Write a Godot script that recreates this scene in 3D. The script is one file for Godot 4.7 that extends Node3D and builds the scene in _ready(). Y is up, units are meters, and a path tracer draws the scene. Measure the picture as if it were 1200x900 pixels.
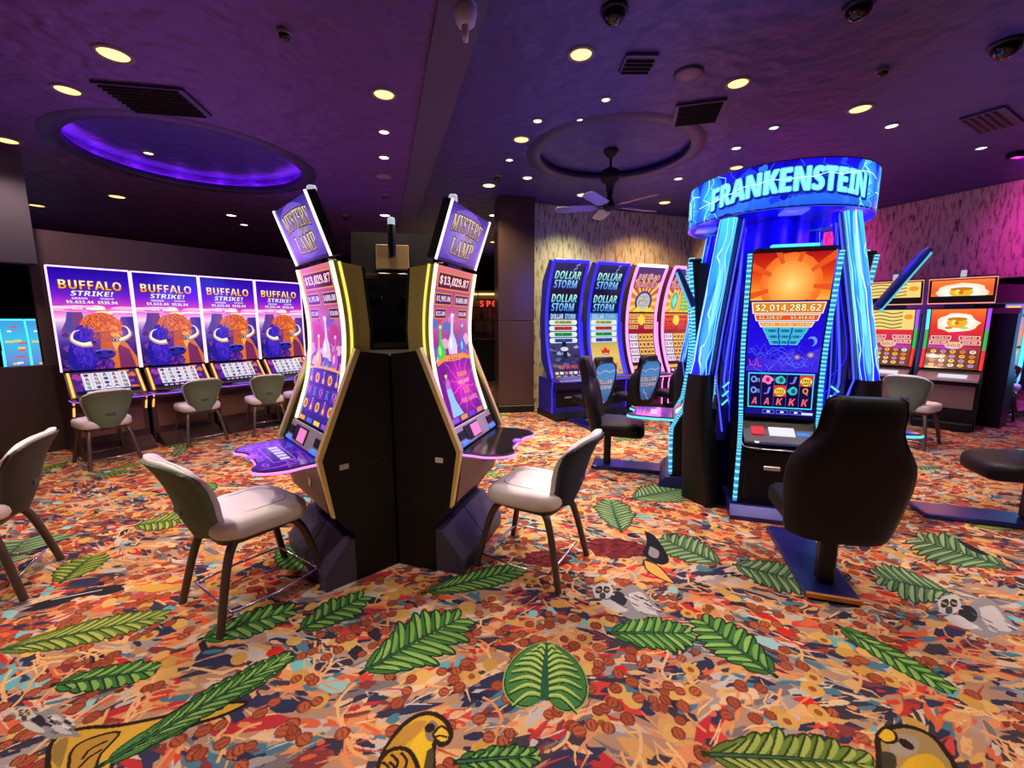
extends Node3D
# ------------------------------------------------------------------ photo geometry (1200x900): turns a pixel into a direction
const FOCAL := 500.0
const HORIZON := 376.0
const EYE := 1.5
const H_LEFT := 3.25
const H_RIGHT := 3.4
var rng := RandomNumberGenerator.new()
var used := {}
var M := {}
var fonts := {}
var text_cache := {}

func px_ray(x: float, y: float) -> Vector3:
	var p := atan((450.0 - HORIZON) / FOCAL)
	var a := x - 600.0
	var b := 450.0 - y
	return Vector3(a, b * cos(p) - FOCAL * sin(p), -FOCAL * cos(p) - b * sin(p))

func on_height(x: float, y: float, h := 0.0) -> Vector3:
	var d := px_ray(x, y)
	return d * ((h - EYE) / d.y) + Vector3(0, EYE, 0)

# ------------------------------------------------------------------ mesh builder
class MB:
	var st := SurfaceTool.new()
	func _init():
		st.begin(Mesh.PRIMITIVE_TRIANGLES)
		st.set_smooth_group(-1)
	func tri(a: Vector3, b: Vector3, c: Vector3, ua := Vector2.ZERO, ub := Vector2.ZERO, uc := Vector2.ZERO) -> void:
		st.set_uv(ua); st.add_vertex(a)
		st.set_uv(ub); st.add_vertex(b)
		st.set_uv(uc); st.add_vertex(c)
	func smooth(g: int) -> void:
		st.set_smooth_group(g)
	func face(p: Array, away: Vector3) -> void:
		# a flat polygon (convex), turned so that it looks away from a point
		var n: Vector3 = (p[0] - p[2]).cross(p[0] - p[1])
		var mid := Vector3.ZERO
		for v in p: mid += v
		mid /= p.size()
		var q := p.duplicate()
		if n.dot(mid - away) < 0: q.reverse()
		for i in range(1, q.size() - 1):
			tri(q[0], q[i], q[i + 1], Vector2(0, 0), Vector2(1, 0), Vector2(1, 1))
	func box(c: Vector3, s: Vector3, bev := 0.0, b := Basis.IDENTITY) -> MB:
		var h := s * 0.5
		if bev <= 0.0:
			for ax in 3:
				for sg in [-1, 1]:
					var u := (ax + 1) % 3
					var w := (ax + 2) % 3
					var pts := []
					for k in [[-1, -1], [1, -1], [1, 1], [-1, 1]]:
						var v := Vector3.ZERO
						v[ax] = h[ax] * sg; v[u] = h[u] * k[0]; v[w] = h[w] * k[1]
						pts.append(c + b * v)
					face(pts, c)
			return self
		for ax in 3:
			var u := (ax + 1) % 3
			var w := (ax + 2) % 3
			for sg in [-1, 1]:
				var pts := []
				for k in [[-1, -1], [1, -1], [1, 1], [-1, 1]]:
					var v := Vector3.ZERO
					v[ax] = h[ax] * sg; v[u] = (h[u] - bev) * k[0]; v[w] = (h[w] - bev) * k[1]
					pts.append(c + b * v)
				face(pts, c)
				for sg2 in [-1, 1]:
					var e := []
					for k in [[0, -1], [0, 1], [1, 1], [1, -1]]:
						var v := Vector3.ZERO
						v[ax] = (h[ax] if k[0] == 0 else h[ax] - bev) * sg
						v[u] = (h[u] - bev if k[0] == 0 else h[u]) * sg2
						v[w] = (h[w] - bev) * k[1]
						e.append(c + b * v)
					face(e, c)
		for x in [-1, 1]:
			for y in [-1, 1]:
				for z in [-1, 1]:
					face([c + b * Vector3(x * h.x, y * (h.y - bev), z * (h.z - bev)), c + b * Vector3(x * (h.x - bev), y * h.y, z * (h.z - bev)), c + b * Vector3(x * (h.x - bev), y * (h.y - bev), z * h.z)], c)
		return self
	# side profile (z, y) pushed along x from x0 to x1
	func prism(poly: PackedVector2Array, x0: float, x1: float) -> MB:
		var p := poly.duplicate()
		if Geometry2D.is_polygon_clockwise(p): p.reverse()
		var n := p.size()
		for i in n:
			var a := p[i]
			var b := p[(i + 1) % n]
			var q := [Vector3(x0, a.y, a.x), Vector3(x1, a.y, a.x), Vector3(x1, b.y, b.x), Vector3(x0, b.y, b.x)]
			var out := Vector3(0, -(b.x - a.x), b.y - a.y)
			var nn: Vector3 = (q[0] - q[2]).cross(q[0] - q[1])
			if nn.dot(out) < 0: q.reverse()
			tri(q[0], q[1], q[2]); tri(q[0], q[2], q[3])
		var t := Geometry2D.triangulate_polygon(p)
		for i in range(0, t.size(), 3):
			for x in [x0, x1]:
				var q := []
				for k in 3: q.append(Vector3(x, p[t[i + k]].y, p[t[i + k]].x))
				var nn: Vector3 = (q[0] - q[2]).cross(q[0] - q[1])
				if nn.x * (x - (x0 + x1) * 0.5) < 0: q.reverse()
				tri(q[0], q[1], q[2])
		return self
	# outline (x, z) pushed up from y0 to y1
	func slab(poly: PackedVector2Array, y0: float, y1: float) -> MB:
		var p := poly.duplicate()
		if Geometry2D.is_polygon_clockwise(p): p.reverse()
		var n := p.size()
		for i in n:
			var a := p[i]
			var b := p[(i + 1) % n]
			var q := [Vector3(a.x, y0, a.y), Vector3(a.x, y1, a.y), Vector3(b.x, y1, b.y), Vector3(b.x, y0, b.y)]
			var out := Vector3(b.y - a.y, 0, -(b.x - a.x))
			var nn: Vector3 = (q[0] - q[2]).cross(q[0] - q[1])
			if nn.dot(out) < 0: q.reverse()
			tri(q[0], q[1], q[2]); tri(q[0], q[2], q[3])
		var t := Geometry2D.triangulate_polygon(p)
		var bb := Rect2(p[0], Vector2.ZERO)
		for v in p: bb = bb.expand(v)
		for i in range(0, t.size(), 3):
			for y in [y0, y1]:
				var q := []
				for k in 3: q.append(Vector3(p[t[i + k]].x, y, p[t[i + k]].y))
				var nn: Vector3 = (q[0] - q[2]).cross(q[0] - q[1])
				if nn.y * (y - (y0 + y1) * 0.5) < 0: q.reverse()
				var uv := []
				for k in 3: uv.append(Vector2((q[k].x - bb.position.x) / bb.size.x, (q[k].z - bb.position.y) / bb.size.y))
				tri(q[0], q[1], q[2], uv[0], uv[1], uv[2])
		return self
	# loops of equally many points, joined one to the next
	func loft(loops: Array, caps := true, shut := true) -> MB:
		smooth(1)
		var n: int = loops[0].size()
		for i in loops.size() - 1:
			for k in (n if shut else n - 1):
				var k2 := (k + 1) % n
				var a: Vector3 = loops[i][k]
				var b: Vector3 = loops[i][k2]
				var c: Vector3 = loops[i + 1][k2]
				var d: Vector3 = loops[i + 1][k]
				var u0 := float(k) / n
				var u1 := float(k + 1) / n
				var v0 := float(i) / (loops.size() - 1)
				var v1 := float(i + 1) / (loops.size() - 1)
				tri(a, b, c, Vector2(u0, v0), Vector2(u1, v0), Vector2(u1, v1))
				tri(a, c, d, Vector2(u0, v0), Vector2(u1, v1), Vector2(u0, v1))
		if caps:
			smooth(-1)
			for e in [0, loops.size() - 1]:
				var mid := Vector3.ZERO
				for v in loops[e]: mid += v
				mid /= n
				for k in n:
					if e == 0: tri(loops[e][(k + 1) % n], loops[e][k], mid)
					else: tri(loops[e][k], loops[e][(k + 1) % n], mid)
		return self
	func tube(path: Array, r: Variant, sides := 8, closed := false) -> MB:
		var loops := []
		var n := path.size()
		var up := Vector3.UP
		var t0: Vector3 = (path[1] - path[0]).normalized()
		if absf(t0.dot(up)) > 0.9: up = Vector3.RIGHT
		for i in n:
			var a: Vector3 = path[(i - 1 + n) % n] if closed or i > 0 else path[0]
			var b: Vector3 = path[(i + 1) % n] if closed or i < n - 1 else path[n - 1]
			var t := (b - a).normalized()
			var s := t.cross(up).normalized()
			up = s.cross(t).normalized()
			var rr: float = r[i] if r is Array else r
			var l := []
			for k in sides:
				var an := TAU * k / sides
				l.append(path[i] + (s * cos(an) + up * sin(an)) * rr)
			loops.append(l)
		if closed: loops.append(loops[0])
		return loft(loops, not closed)
	func lathe(prof: Array, seg := 24, c := Vector3.ZERO, caps := true) -> MB:
		var loops := []
		for p in prof:
			var l := []
			for k in seg:
				var an := -TAU * k / seg
				l.append(c + Vector3(cos(an) * maxf(p.x, 0.0005), p.y, sin(an) * maxf(p.x, 0.0005)))
			loops.append(l)
		return loft(loops, caps)
	# a curved sheet: profile (z, y) from the top down, between x0 and x1 at each point; UV over all of it
	func sheet(prof: Array, half: Variant, nx := 4, bow := 0.0) -> MB:
		smooth(1)
		var len := [0.0]
		for i in range(1, prof.size()): len.append(len[-1] + prof[i].distance_to(prof[i - 1]))
		for i in prof.size() - 1:
			for k in nx:
				var pts := []
				var uvs := []
				for q in [[0, 0], [1, 0], [1, 1], [0, 1]]:
					var ii: int = i + q[1]
					var u := float(k + q[0]) / nx
					var hw: float = half[ii] if half is Array else half
					var e := 2.0 * u - 1.0
					pts.append(Vector3(e * hw, prof[ii].y, prof[ii].x + bow * (1.0 - e * e)))
					uvs.append(Vector2(u, len[ii] / len[-1]))
				tri(pts[0], pts[1], pts[2], uvs[0], uvs[1], uvs[2])
				tri(pts[0], pts[2], pts[3], uvs[0], uvs[2], uvs[3])
		return self
	func mesh() -> ArrayMesh:
		st.generate_normals()
		return st.commit()

static func rrect(w: float, h: float, r: float, n := 4) -> PackedVector2Array:
	var o := PackedVector2Array()
	for c in [[1, 1, 0.0], [-1, 1, 0.25], [-1, -1, 0.5], [1, -1, 0.75]]:
		for i in n + 1:
			var a: float = TAU * (c[2] + 0.25 * i / n)
			o.append(Vector2(c[0] * (w / 2 - r) + r * cos(a), c[1] * (h / 2 - r) + r * sin(a)))
	return o

static func spline(p: Array, n := 6) -> Array:
	var o := []
	for i in p.size() - 1:
		var a: Variant = p[maxi(i - 1, 0)]
		var b: Variant = p[i]
		var c: Variant = p[i + 1]
		var d: Variant = p[mini(i + 2, p.size() - 1)]
		for k in n:
			o.append(b.cubic_interpolate(c, a, d, float(k) / n))
	o.append(p[-1])
	return o

# ------------------------------------------------------------------ naming and describing
func numbered(called: String) -> String:
	var n: int = used.get(called, 0)
	used[called] = n + 1
	return called if n == 0 else "%s_%03d" % [called, n]

func describe(o: Node3D, label: String, category: String, group := "", kind := "") -> Node3D:
	o.set_meta("label", label)
	o.set_meta("category", category)
	if group: o.set_meta("group", group)
	if kind: o.set_meta("kind", kind)
	return o

func thing(called: String, label: String, category: String, at := Vector3.ZERO, turn := 0.0, group := "", kind := "") -> Node3D:
	var o := Node3D.new()
	o.name = numbered(called)
	add_child(o)
	o.position = at
	o.rotation_degrees.y = turn
	return describe(o, label, category, group, kind)

func part(mb: Variant, called: String, m: Material, parent: Node) -> MeshInstance3D:
	var o := MeshInstance3D.new()
	o.mesh = mb.mesh() if mb is MB else mb
	o.name = called if parent != self else numbered(called)
	o.material_override = m
	parent.add_child(o, true)
	return o

func solo(mb: MB, called: String, m: Material, label: String, category: String, group := "", kind := "") -> MeshInstance3D:
	var o := part(mb, called, m, self)
	describe(o, label, category, group, kind)
	return o

func copy_of(o: Node3D, label := "", at := Vector3.ZERO, turn := 0.0) -> Node3D:
	var base: String = o.name
	if base.length() > 4 and base.substr(base.length() - 4, 1) == "_" and base.right(3).is_valid_int(): base = base.left(base.length() - 4)
	var c: Node3D = o.duplicate()
	c.name = numbered(base)
	add_child(c)
	c.position = at
	c.rotation_degrees.y = turn
	if label: c.set_meta("label", label)
	return c

# ------------------------------------------------------------------ materials
func mat(called: String, c: Color, rough := 0.6, metal := 0.0) -> StandardMaterial3D:
	var m := StandardMaterial3D.new()
	m.resource_name = called
	m.albedo_color = c
	m.roughness = rough
	m.metallic = metal
	M[called] = m
	return m

func glow(called: String, c: Color, energy: float) -> StandardMaterial3D:
	var m := mat(called, c.darkened(0.5), 0.4)
	m.emission_enabled = true
	m.emission = c
	m.emission_energy_multiplier = energy
	return m

func screen_mat(called: String, im: Image, energy := 1.0) -> StandardMaterial3D:
	var m := mat(called, Color(0.02, 0.02, 0.025), 0.12)
	m.emission_enabled = true
	m.emission = Color.BLACK
	m.emission_texture = ImageTexture.create_from_image(im)
	m.emission_energy_multiplier = energy
	m.texture_repeat = false
	return m

func grain(m: StandardMaterial3D, scale: float, strength: float, freq := 0.02, octaves := 4) -> void:
	var n := NoiseTexture2D.new()
	n.width = 512; n.height = 512; n.seamless = true
	var f := FastNoiseLite.new()
	f.seed = 7; f.frequency = freq; f.fractal_octaves = octaves
	n.noise = f
	m.heightmap_enabled = true
	m.heightmap_texture = n
	m.heightmap_scale = strength
	m.uv1_triplanar = true
	m.uv1_world_triplanar = true
	m.uv1_scale = Vector3.ONE * scale

func area_light(parent: Node3D, at: Vector3, turn: Vector3, size: Vector2, c: Color, energy: float) -> void:
	var a := AreaLight3D.new()
	a.name = "screen_light"
	a.area_size = size
	a.light_color = c
	a.light_energy = energy
	a.area_range = 14.0
	a.shadow_enabled = true
	parent.add_child(a, true)
	a.position = at
	a.rotation_degrees = turn + Vector3(0, 180, 0)

# ------------------------------------------------------------------ drawing of flat print and of screen pictures
class Cv:
	var im: Image
	var s := 2.0
	func _init(w: int, h: int, c: Color, ss := 2.0):
		s = ss
		im = Image.create(int(w * s), int(h * s), false, Image.FORMAT_RGBA8)
		im.fill(c)
	func rect(x: float, y: float, w: float, h: float, c: Color) -> void:
		im.fill_rect(Rect2i(int(x * s), int(y * s), maxi(1, int(w * s)), maxi(1, int(h * s))), c)
	func grad(x: float, y: float, w: float, h: float, cs: Array) -> void:
		var n := int(h * s)
		for i in n:
			var t := float(i) / n * (cs.size() - 1)
			var k := mini(int(t), cs.size() - 2)
			var a: Color = cs[k]
			im.fill_rect(Rect2i(int(x * s), int(y * s) + i, int(w * s), 1), a.lerp(cs[k + 1], t - k))
	func frame(x: float, y: float, w: float, h: float, t: float, c: Color) -> void:
		rect(x, y, w, t, c); rect(x, y + h - t, w, t, c); rect(x, y, t, h, c); rect(x + w - t, y, t, h, c)
	func poly(p: PackedVector2Array, c: Color) -> void:
		var n := p.size()
		var y0 := INF
		var y1 := -INF
		for v in p:
			y0 = minf(y0, v.y); y1 = maxf(y1, v.y)
		var h := im.get_height()
		for r in range(maxi(0, int(floor(y0 * s))), mini(h - 1, int(ceil(y1 * s))) + 1):
			var y := (r + 0.5) / s
			var xs := []
			var j := n - 1
			for i in n:
				var a := p[i]
				var b := p[j]
				if (a.y > y) != (b.y > y): xs.append((a.x + (y - a.y) * (b.x - a.x) / (b.y - a.y)) * s)
				j = i
			if xs.size() > 2: xs.sort()
			for k in range(0, xs.size() - 1, 2):
				var xa: float = minf(xs[k], xs[k + 1])
				var xb: float = maxf(xs[k], xs[k + 1])
				var ia := int(round(xa))
				var ib := int(round(xb))
				if ib > ia: im.fill_rect(Rect2i(ia, r, ib - ia, 1), c)
	func ell(cx: float, cy: float, rx: float, ry: float, c: Color, rot := 0.0, n := 20) -> void:
		var p := PackedVector2Array()
		for i in n: p.append(Vector2(cx, cy) + Vector2(rx * cos(TAU * i / n), ry * sin(TAU * i / n)).rotated(rot))
		poly(p, c)
	func halo(cx: float, cy: float, rx: float, ry: float, c0: Color, c1: Color, n := 10) -> void:
		for i in n:
			var t := float(i) / (n - 1)
			ell(cx, cy, rx * (1 - t), ry * (1 - t), c0.lerp(c1, t))
	func line(p: Array, w: Variant, c: Color) -> void:
		var n := p.size()
		if n < 2: return
		var l := PackedVector2Array()
		var r := PackedVector2Array()
		for i in n:
			var a: Vector2 = p[maxi(i - 1, 0)]
			var b: Vector2 = p[mini(i + 1, n - 1)]
			var d := (b - a).normalized().orthogonal()
			var ww: float = (w[i] if w is Array else w) * 0.5
			l.append(p[i] + d * ww); r.append(p[i] - d * ww)
		for i in n - 1: poly(PackedVector2Array([l[i], l[i + 1], r[i + 1], r[i]]), c)
	func done() -> Image:
		im.resize(int(im.get_width() / s), int(im.get_height() / s), Image.INTERPOLATE_BILINEAR if s <= 2.0 else Image.INTERPOLATE_CUBIC)
		return im

func letters(t: String, face: String) -> Array:
	# triangles of a word, in a box 0..1 wide and 0..1 high; the last entry is width / height
	var key := face + "|" + t
	if text_cache.has(key): return text_cache[key]
	if not fonts.has(face):
		var f := SystemFont.new()
		f.font_names = PackedStringArray([face])
		f.font_weight = 700
		fonts[face] = f
	var tm := TextMesh.new()
	tm.text = t
	tm.font = fonts[face]
	tm.font_size = 48
	tm.depth = 0.0
	tm.pixel_size = 0.01
	tm.curve_step = 3.0
	var arr := tm.surface_get_arrays(0)
	var v: PackedVector3Array = arr[Mesh.ARRAY_VERTEX]
	var ix: PackedInt32Array = arr[Mesh.ARRAY_INDEX]
	var lo := Vector2(INF, INF)
	var hi := -lo
	for p in v:
		lo = lo.min(Vector2(p.x, p.y)); hi = hi.max(Vector2(p.x, p.y))
	var pts := PackedVector2Array()
	for i in ix: pts.append(Vector2((v[i].x - lo.x) / (hi.x - lo.x), 1.0 - (v[i].y - lo.y) / (hi.y - lo.y)))
	text_cache[key] = [pts, (hi.x - lo.x) / (hi.y - lo.y)]
	return text_cache[key]

# writes a word centred at (cx, cy), w by h; arch lifts the middle, slant leans it
func write(cv: Cv, t: String, cx: float, cy: float, w: float, h: float, c: Color, edge := Color(0, 0, 0, 0), ew := 0.0, arch := 0.0, slant := 0.0, face := "Droid Sans", low := Color(0, 0, 0, 0)) -> void:
	var d := letters(t, face)
	var pts: PackedVector2Array = d[0]
	var steps := []
	if edge.a > 0.0:
		for k in 8: steps.append([Vector2(ew, 0).rotated(TAU * k / 8), edge])
	steps.append([Vector2.ZERO, c])
	for st in steps:
		for i in range(0, pts.size(), 3):
			var q := PackedVector2Array()
			for k in 3:
				var p := pts[i + k]
				var u := p.x * 2.0 - 1.0
				q.append(Vector2(cx + (p.x - 0.5) * w + (0.5 - p.y) * slant * h, cy + (p.y - 0.5) * h + arch * (u * u - 0.4)) + st[0])
			cv.poly(q, st[1])
	if low.a > 0.0:
		for i in range(0, pts.size(), 3):
			if (pts[i].y + pts[i + 1].y + pts[i + 2].y) / 3.0 < 0.5: continue
			var q := PackedVector2Array()
			for k in 3:
				var p := pts[i + k]
				var u := p.x * 2.0 - 1.0
				q.append(Vector2(cx + (p.x - 0.5) * w + (0.5 - p.y) * slant * h, cy + (maxf(p.y, 0.5) - 0.5) * h + arch * (u * u - 0.4)))
			cv.poly(q, low)

# ------------------------------------------------------------------ screen pictures
func wob(cx: float, cy: float, rx: float, ry: float, k: float, n := 26, rot := 0.0) -> PackedVector2Array:
	var p := PackedVector2Array()
	for i in n:
		var f := 1.0 + rng.randf_range(-k, k)
		p.append(Vector2(cx, cy) + (Vector2(rx * cos(TAU * i / n), ry * sin(TAU * i / n)) * f).rotated(rot))
	return p

func hair(cv: Cv, cx: float, cy: float, rx: float, ry: float, cols: Array, n: int, ln: float, ang: float) -> void:
	for i in n:
		var a := rng.randf() * TAU
		var r := sqrt(rng.randf())
		var p := Vector2(cx + rx * r * cos(a), cy + ry * r * sin(a))
		var d := Vector2(ln * rng.randf_range(0.5, 1.2), 0).rotated(ang + rng.randf_range(-0.6, 0.6) + (p.x - cx) / rx * -0.5)
		cv.line([p, p + d * 0.5 + Vector2(0, 2), p + d], [1.0, 3.2, 0.6], cols[rng.randi() % cols.size()])

func bolt(cv: Cv, a: Vector2, b: Vector2, w: float, c: Color, rough := 0.12) -> void:
	var pts := [a]
	var n := 9
	for i in range(1, n):
		pts.append(a.lerp(b, float(i) / n) + (b - a).orthogonal() * rng.randf_range(-rough, rough) * 0.5)
	pts.append(b)
	cv.line(pts, w, c)

func tex_bison_top() -> Image:
	var cv := Cv.new(448, 752, Color8(40, 10, 160))
	cv.grad(0, 0, 448, 752, [Color8(34, 8, 150), Color8(58, 14, 190), Color8(110, 26, 200), Color8(214, 60, 196), Color8(250, 210, 236), Color8(120, 90, 190), Color8(70, 40, 140), Color8(40, 20, 90), Color8(30, 14, 60)])
	for i in 14: cv.ell(rng.randf() * 448, 300 + rng.randf_range(-26, 26), rng.randf_range(40, 110), rng.randf_range(6, 15), [Color8(255, 226, 170), Color8(250, 180, 220), Color8(235, 110, 210), Color8(255, 240, 230)][i % 4])
	# mesas behind
	cv.poly(PackedVector2Array([Vector2(20, 470), Vector2(62, 372), Vector2(70, 318), Vector2(150, 318), Vector2(158, 380), Vector2(210, 470)]), Color8(122, 62, 130))
	cv.poly(PackedVector2Array([Vector2(70, 318), Vector2(96, 318), Vector2(90, 470), Vector2(40, 470)]), Color8(86, 66, 160))
	cv.poly(PackedVector2Array([Vector2(330, 480), Vector2(372, 352), Vector2(448, 350), Vector2(448, 500)]), Color8(84, 54, 160))
	cv.poly(PackedVector2Array([Vector2(400, 352), Vector2(448, 350), Vector2(448, 470), Vector2(420, 430)]), Color8(60, 46, 150))
	for i in 60: cv.poly(wob(rng.randf() * 448, rng.randf_range(480, 752), rng.randf_range(10, 40), rng.randf_range(6, 22), 0.3, 9), [Color8(64, 40, 130), Color8(44, 30, 100), Color8(110, 60, 160), Color8(90, 40, 110)][i % 4])
	# body
	cv.poly(wob(230, 640, 190, 190, 0.05), Color8(36, 24, 150))
	cv.poly(PackedVector2Array([Vector2(300, 470), Vector2(390, 560), Vector2(448, 690), Vector2(448, 752), Vector2(250, 752)]), Color8(214, 110, 40))
	cv.poly(PackedVector2Array([Vector2(330, 560), Vector2(400, 610), Vector2(430, 752), Vector2(330, 752)]), Color8(120, 40, 90))
	# hump and mane
	cv.poly(wob(248, 430, 122, 108, 0.05), Color8(206, 82, 34))
	cv.poly(wob(150, 560, 78, 160, 0.07), Color8(52, 34, 190))
	hair(cv, 250, 390, 112, 74, [Color8(240, 120, 50), Color8(196, 60, 40), Color8(255, 160, 80), Color8(160, 40, 60)], 620, 28, 1.2)
	hair(cv, 300, 470, 70, 70, [Color8(255, 150, 60), Color8(230, 100, 40), Color8(255, 196, 110)], 260, 24, 1.5)
	hair(cv, 150, 570, 70, 150, [Color8(44, 30, 170), Color8(84, 50, 210), Color8(30, 20, 120), Color8(120, 60, 200)], 420, 34, 1.5)
	# face
	cv.poly(PackedVector2Array([Vector2(188, 470), Vector2(330, 452), Vector2(352, 540), Vector2(312, 640), Vector2(262, 690), Vector2(190, 660), Vector2(176, 560)]), Color8(196, 90, 44))
	cv.poly(PackedVector2Array([Vector2(182, 470), Vector2(238, 470), Vector2(224, 640), Vector2(190, 660), Vector2(172, 560)]), Color8(96, 44, 150))
	cv.poly(PackedVector2Array([Vector2(300, 470), Vector2(345, 480), Vector2(352, 540), Vector2(318, 620), Vector2(300, 560)]), Color8(255, 170, 80))
	hair(cv, 255, 500, 60, 60, [Color8(230, 110, 50), Color8(180, 70, 50), Color8(150, 60, 110)], 150, 22, 1.6)
	# horns
	for sd in [[118, 560, 1.0], [372, 528, -1.0]]:
		var x: float = sd[0]
		var y: float = sd[1]
		var d: float = sd[2]
		cv.line(spline([Vector2(x + 66 * d, y - 2), Vector2(x + 10 * d, y + 4), Vector2(x - 44 * d, y - 34), Vector2(x - 30 * d, y - 92), Vector2(x + 6 * d, y - 108)], 6), range(25).map(func(i): return 40.0 - i * 1.55), Color8(190, 150, 130))
		cv.line(spline([Vector2(x + 60 * d, y - 8), Vector2(x + 10 * d, y - 4), Vector2(x - 40 * d, y - 40), Vector2(x - 28 * d, y - 92), Vector2(x + 6 * d, y - 108)], 6), range(25).map(func(i): return 28.0 - i * 1.1), Color8(252, 240, 206))
	# eye, nose, mouth, beard
	cv.ell(322, 532, 22, 15, Color8(70, 26, 70)); cv.ell(322, 532, 15, 10, Color8(236, 210, 220)); cv.ell(320, 532, 8, 9, Color8(60, 30, 60))
	cv.line([Vector2(290, 516), Vector2(326, 508), Vector2(352, 522)], 7, Color8(120, 40, 40))
	cv.ell(196, 544, 12, 9, Color8(40, 20, 100))
	cv.poly(wob(246, 640, 66, 38, 0.04), Color8(40, 34, 150))
	cv.ell(214, 628, 16, 10, Color8(14, 10, 60)); cv.ell(282, 626, 16, 10, Color8(14, 10, 60))
	cv.line([Vector2(196, 612), Vector2(246, 604), Vector2(306, 610)], 6, Color8(110, 120, 230))
	cv.line([Vector2(210, 664), Vector2(250, 672), Vector2(300, 660)], 6, Color8(12, 8, 50))
	cv.poly(wob(240, 716, 60, 46, 0.1), Color8(46, 26, 140))
	hair(cv, 240, 712, 54, 40, [Color8(70, 40, 180), Color8(30, 16, 100), Color8(180, 60, 130)], 120, 30, 1.6)
	# lettering
	write(cv, "BUFFALO", 222, 118, 352, 64, Color8(255, 236, 200), Color8(96, 24, 20), 5, 0, 0, "Droid Sans", Color8(240, 164, 60))
	write(cv, "STRIKE!", 224, 180, 236, 36, Color8(238, 244, 255), Color8(60, 30, 150), 3, 0, 0.25)
	write(cv, "GRAND", 150, 217, 86, 15, Color8(255, 240, 255))
	write(cv, "MAJOR", 306, 217, 80, 15, Color8(255, 240, 255))
	write(cv, "$5,633.44", 150, 245, 150, 27, Color8(255, 255, 255), Color8(120, 30, 170), 2)
	write(cv, "$536.94", 306, 245, 116, 27, Color8(255, 255, 255), Color8(120, 30, 170), 2)
	write(cv, "MINOR", 130, 275, 50, 9, Color8(255, 240, 255)); write(cv, "MINI", 250, 275, 44, 9, Color8(255, 240, 255))
	write(cv, "$50.00", 130, 293, 56, 14, Color8(255, 255, 255)); write(cv, "$10.00", 250, 293, 66, 14, Color8(255, 255, 255))
	return cv.done()

func tex_bison_reels() -> Image:
	var cv := Cv.new(448, 150, Color8(70, 36, 130))
	for i in 40: cv.poly(wob(rng.randf() * 448, rng.randf() * 150, 30, 14, 0.4, 8), [Color8(90, 40, 160), Color8(230, 120, 60), Color8(180, 60, 160), Color8(60, 30, 120)][i % 4])
	cv.rect(62, 8, 324, 116, Color8(236, 232, 244))
	for k in 6: cv.rect(62 + k * 64.8 - 1, 8, 2, 116, Color8(150, 140, 170))
	for x in 5:
		for y in 4:
			var cx := 94.0 + x * 64.8
			var cy := 22.0 + y * 29
			match rng.randi() % 5:
				0: write(cv, "10", cx, cy, 34, 20, Color8(150, 60, 60), Color8(90, 30, 40), 1)
				1: write(cv, "A", cx, cy, 26, 21, Color8(190, 60, 110), Color8(110, 20, 60), 1)
				2: write(cv, "Q", cx, cy, 24, 21, Color8(60, 150, 110), Color8(20, 80, 60), 1)
				3: cv.line([Vector2(cx - 24, cy + 6), Vector2(cx, cy - 8), Vector2(cx + 24, cy + 6)], [2.0, 13.0, 2.0], Color8(70, 80, 170))
				4: cv.ell(cx, cy, 17, 10, Color8(60, 50, 120)); cv.ell(cx - 6, cy - 2, 6, 4, Color8(150, 120, 180))
	cv.rect(0, 130, 448, 20, Color8(24, 18, 50))
	for k in 7: cv.rect(70 + k * 46, 134, 30, 11, Color8(200, 190, 230))
	return cv.done()

func lamp_jackpots(cv: Cv) -> void:
	cv.rect(22, 20, 276, 66, Color8(224, 140, 60)); cv.rect(28, 26, 264, 54, Color8(70, 14, 60))
	write(cv, "$13,029.87", 160, 53, 246, 40, Color8(255, 248, 240), Color8(200, 60, 90), 2, 0, 0, "Droid Serif")
	for q in [[82, "$1,995.00"], [238, "$400.00"]]:
		cv.rect(q[0] - 66, 98, 132, 48, Color8(224, 140, 60)); cv.rect(q[0] - 61, 103, 122, 38, Color8(60, 16, 70))
		write(cv, q[1], q[0], 122, 108, 26, Color8(250, 244, 255), Color8(150, 60, 150), 1, 0, 0, "Droid Serif")
	for q in [[66, "$25.00"], [254, "$10.00"]]:
		cv.rect(q[0] - 44, 158, 88, 40, Color8(224, 140, 60)); cv.rect(q[0] - 40, 162, 80, 32, Color8(60, 16, 70))
		write(cv, q[1], q[0], 178, 68, 20, Color8(250, 244, 255), Color8(150, 60, 150), 1, 0, 0, "Droid Serif")

func flask(cv: Cv, x: float, y: float, k: float, c: Color, hi: Color) -> void:
	cv.poly(PackedVector2Array([Vector2(x - 6 * k, y - 60 * k), Vector2(x + 6 * k, y - 60 * k), Vector2(x + 9 * k, y - 10 * k), Vector2(x + 30 * k, y + 26 * k), Vector2(x + 26 * k, y + 52 * k), Vector2(x - 26 * k, y + 52 * k), Vector2(x - 30 * k, y + 26 * k), Vector2(x - 9 * k, y - 10 * k)]), c)
	cv.ell(x, y + 24 * k, 27 * k, 28 * k, c)
	cv.ell(x - 9 * k, y + 20 * k, 9 * k, 18 * k, hi)
	cv.ell(x, y - 64 * k, 10 * k, 7 * k, hi)

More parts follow.
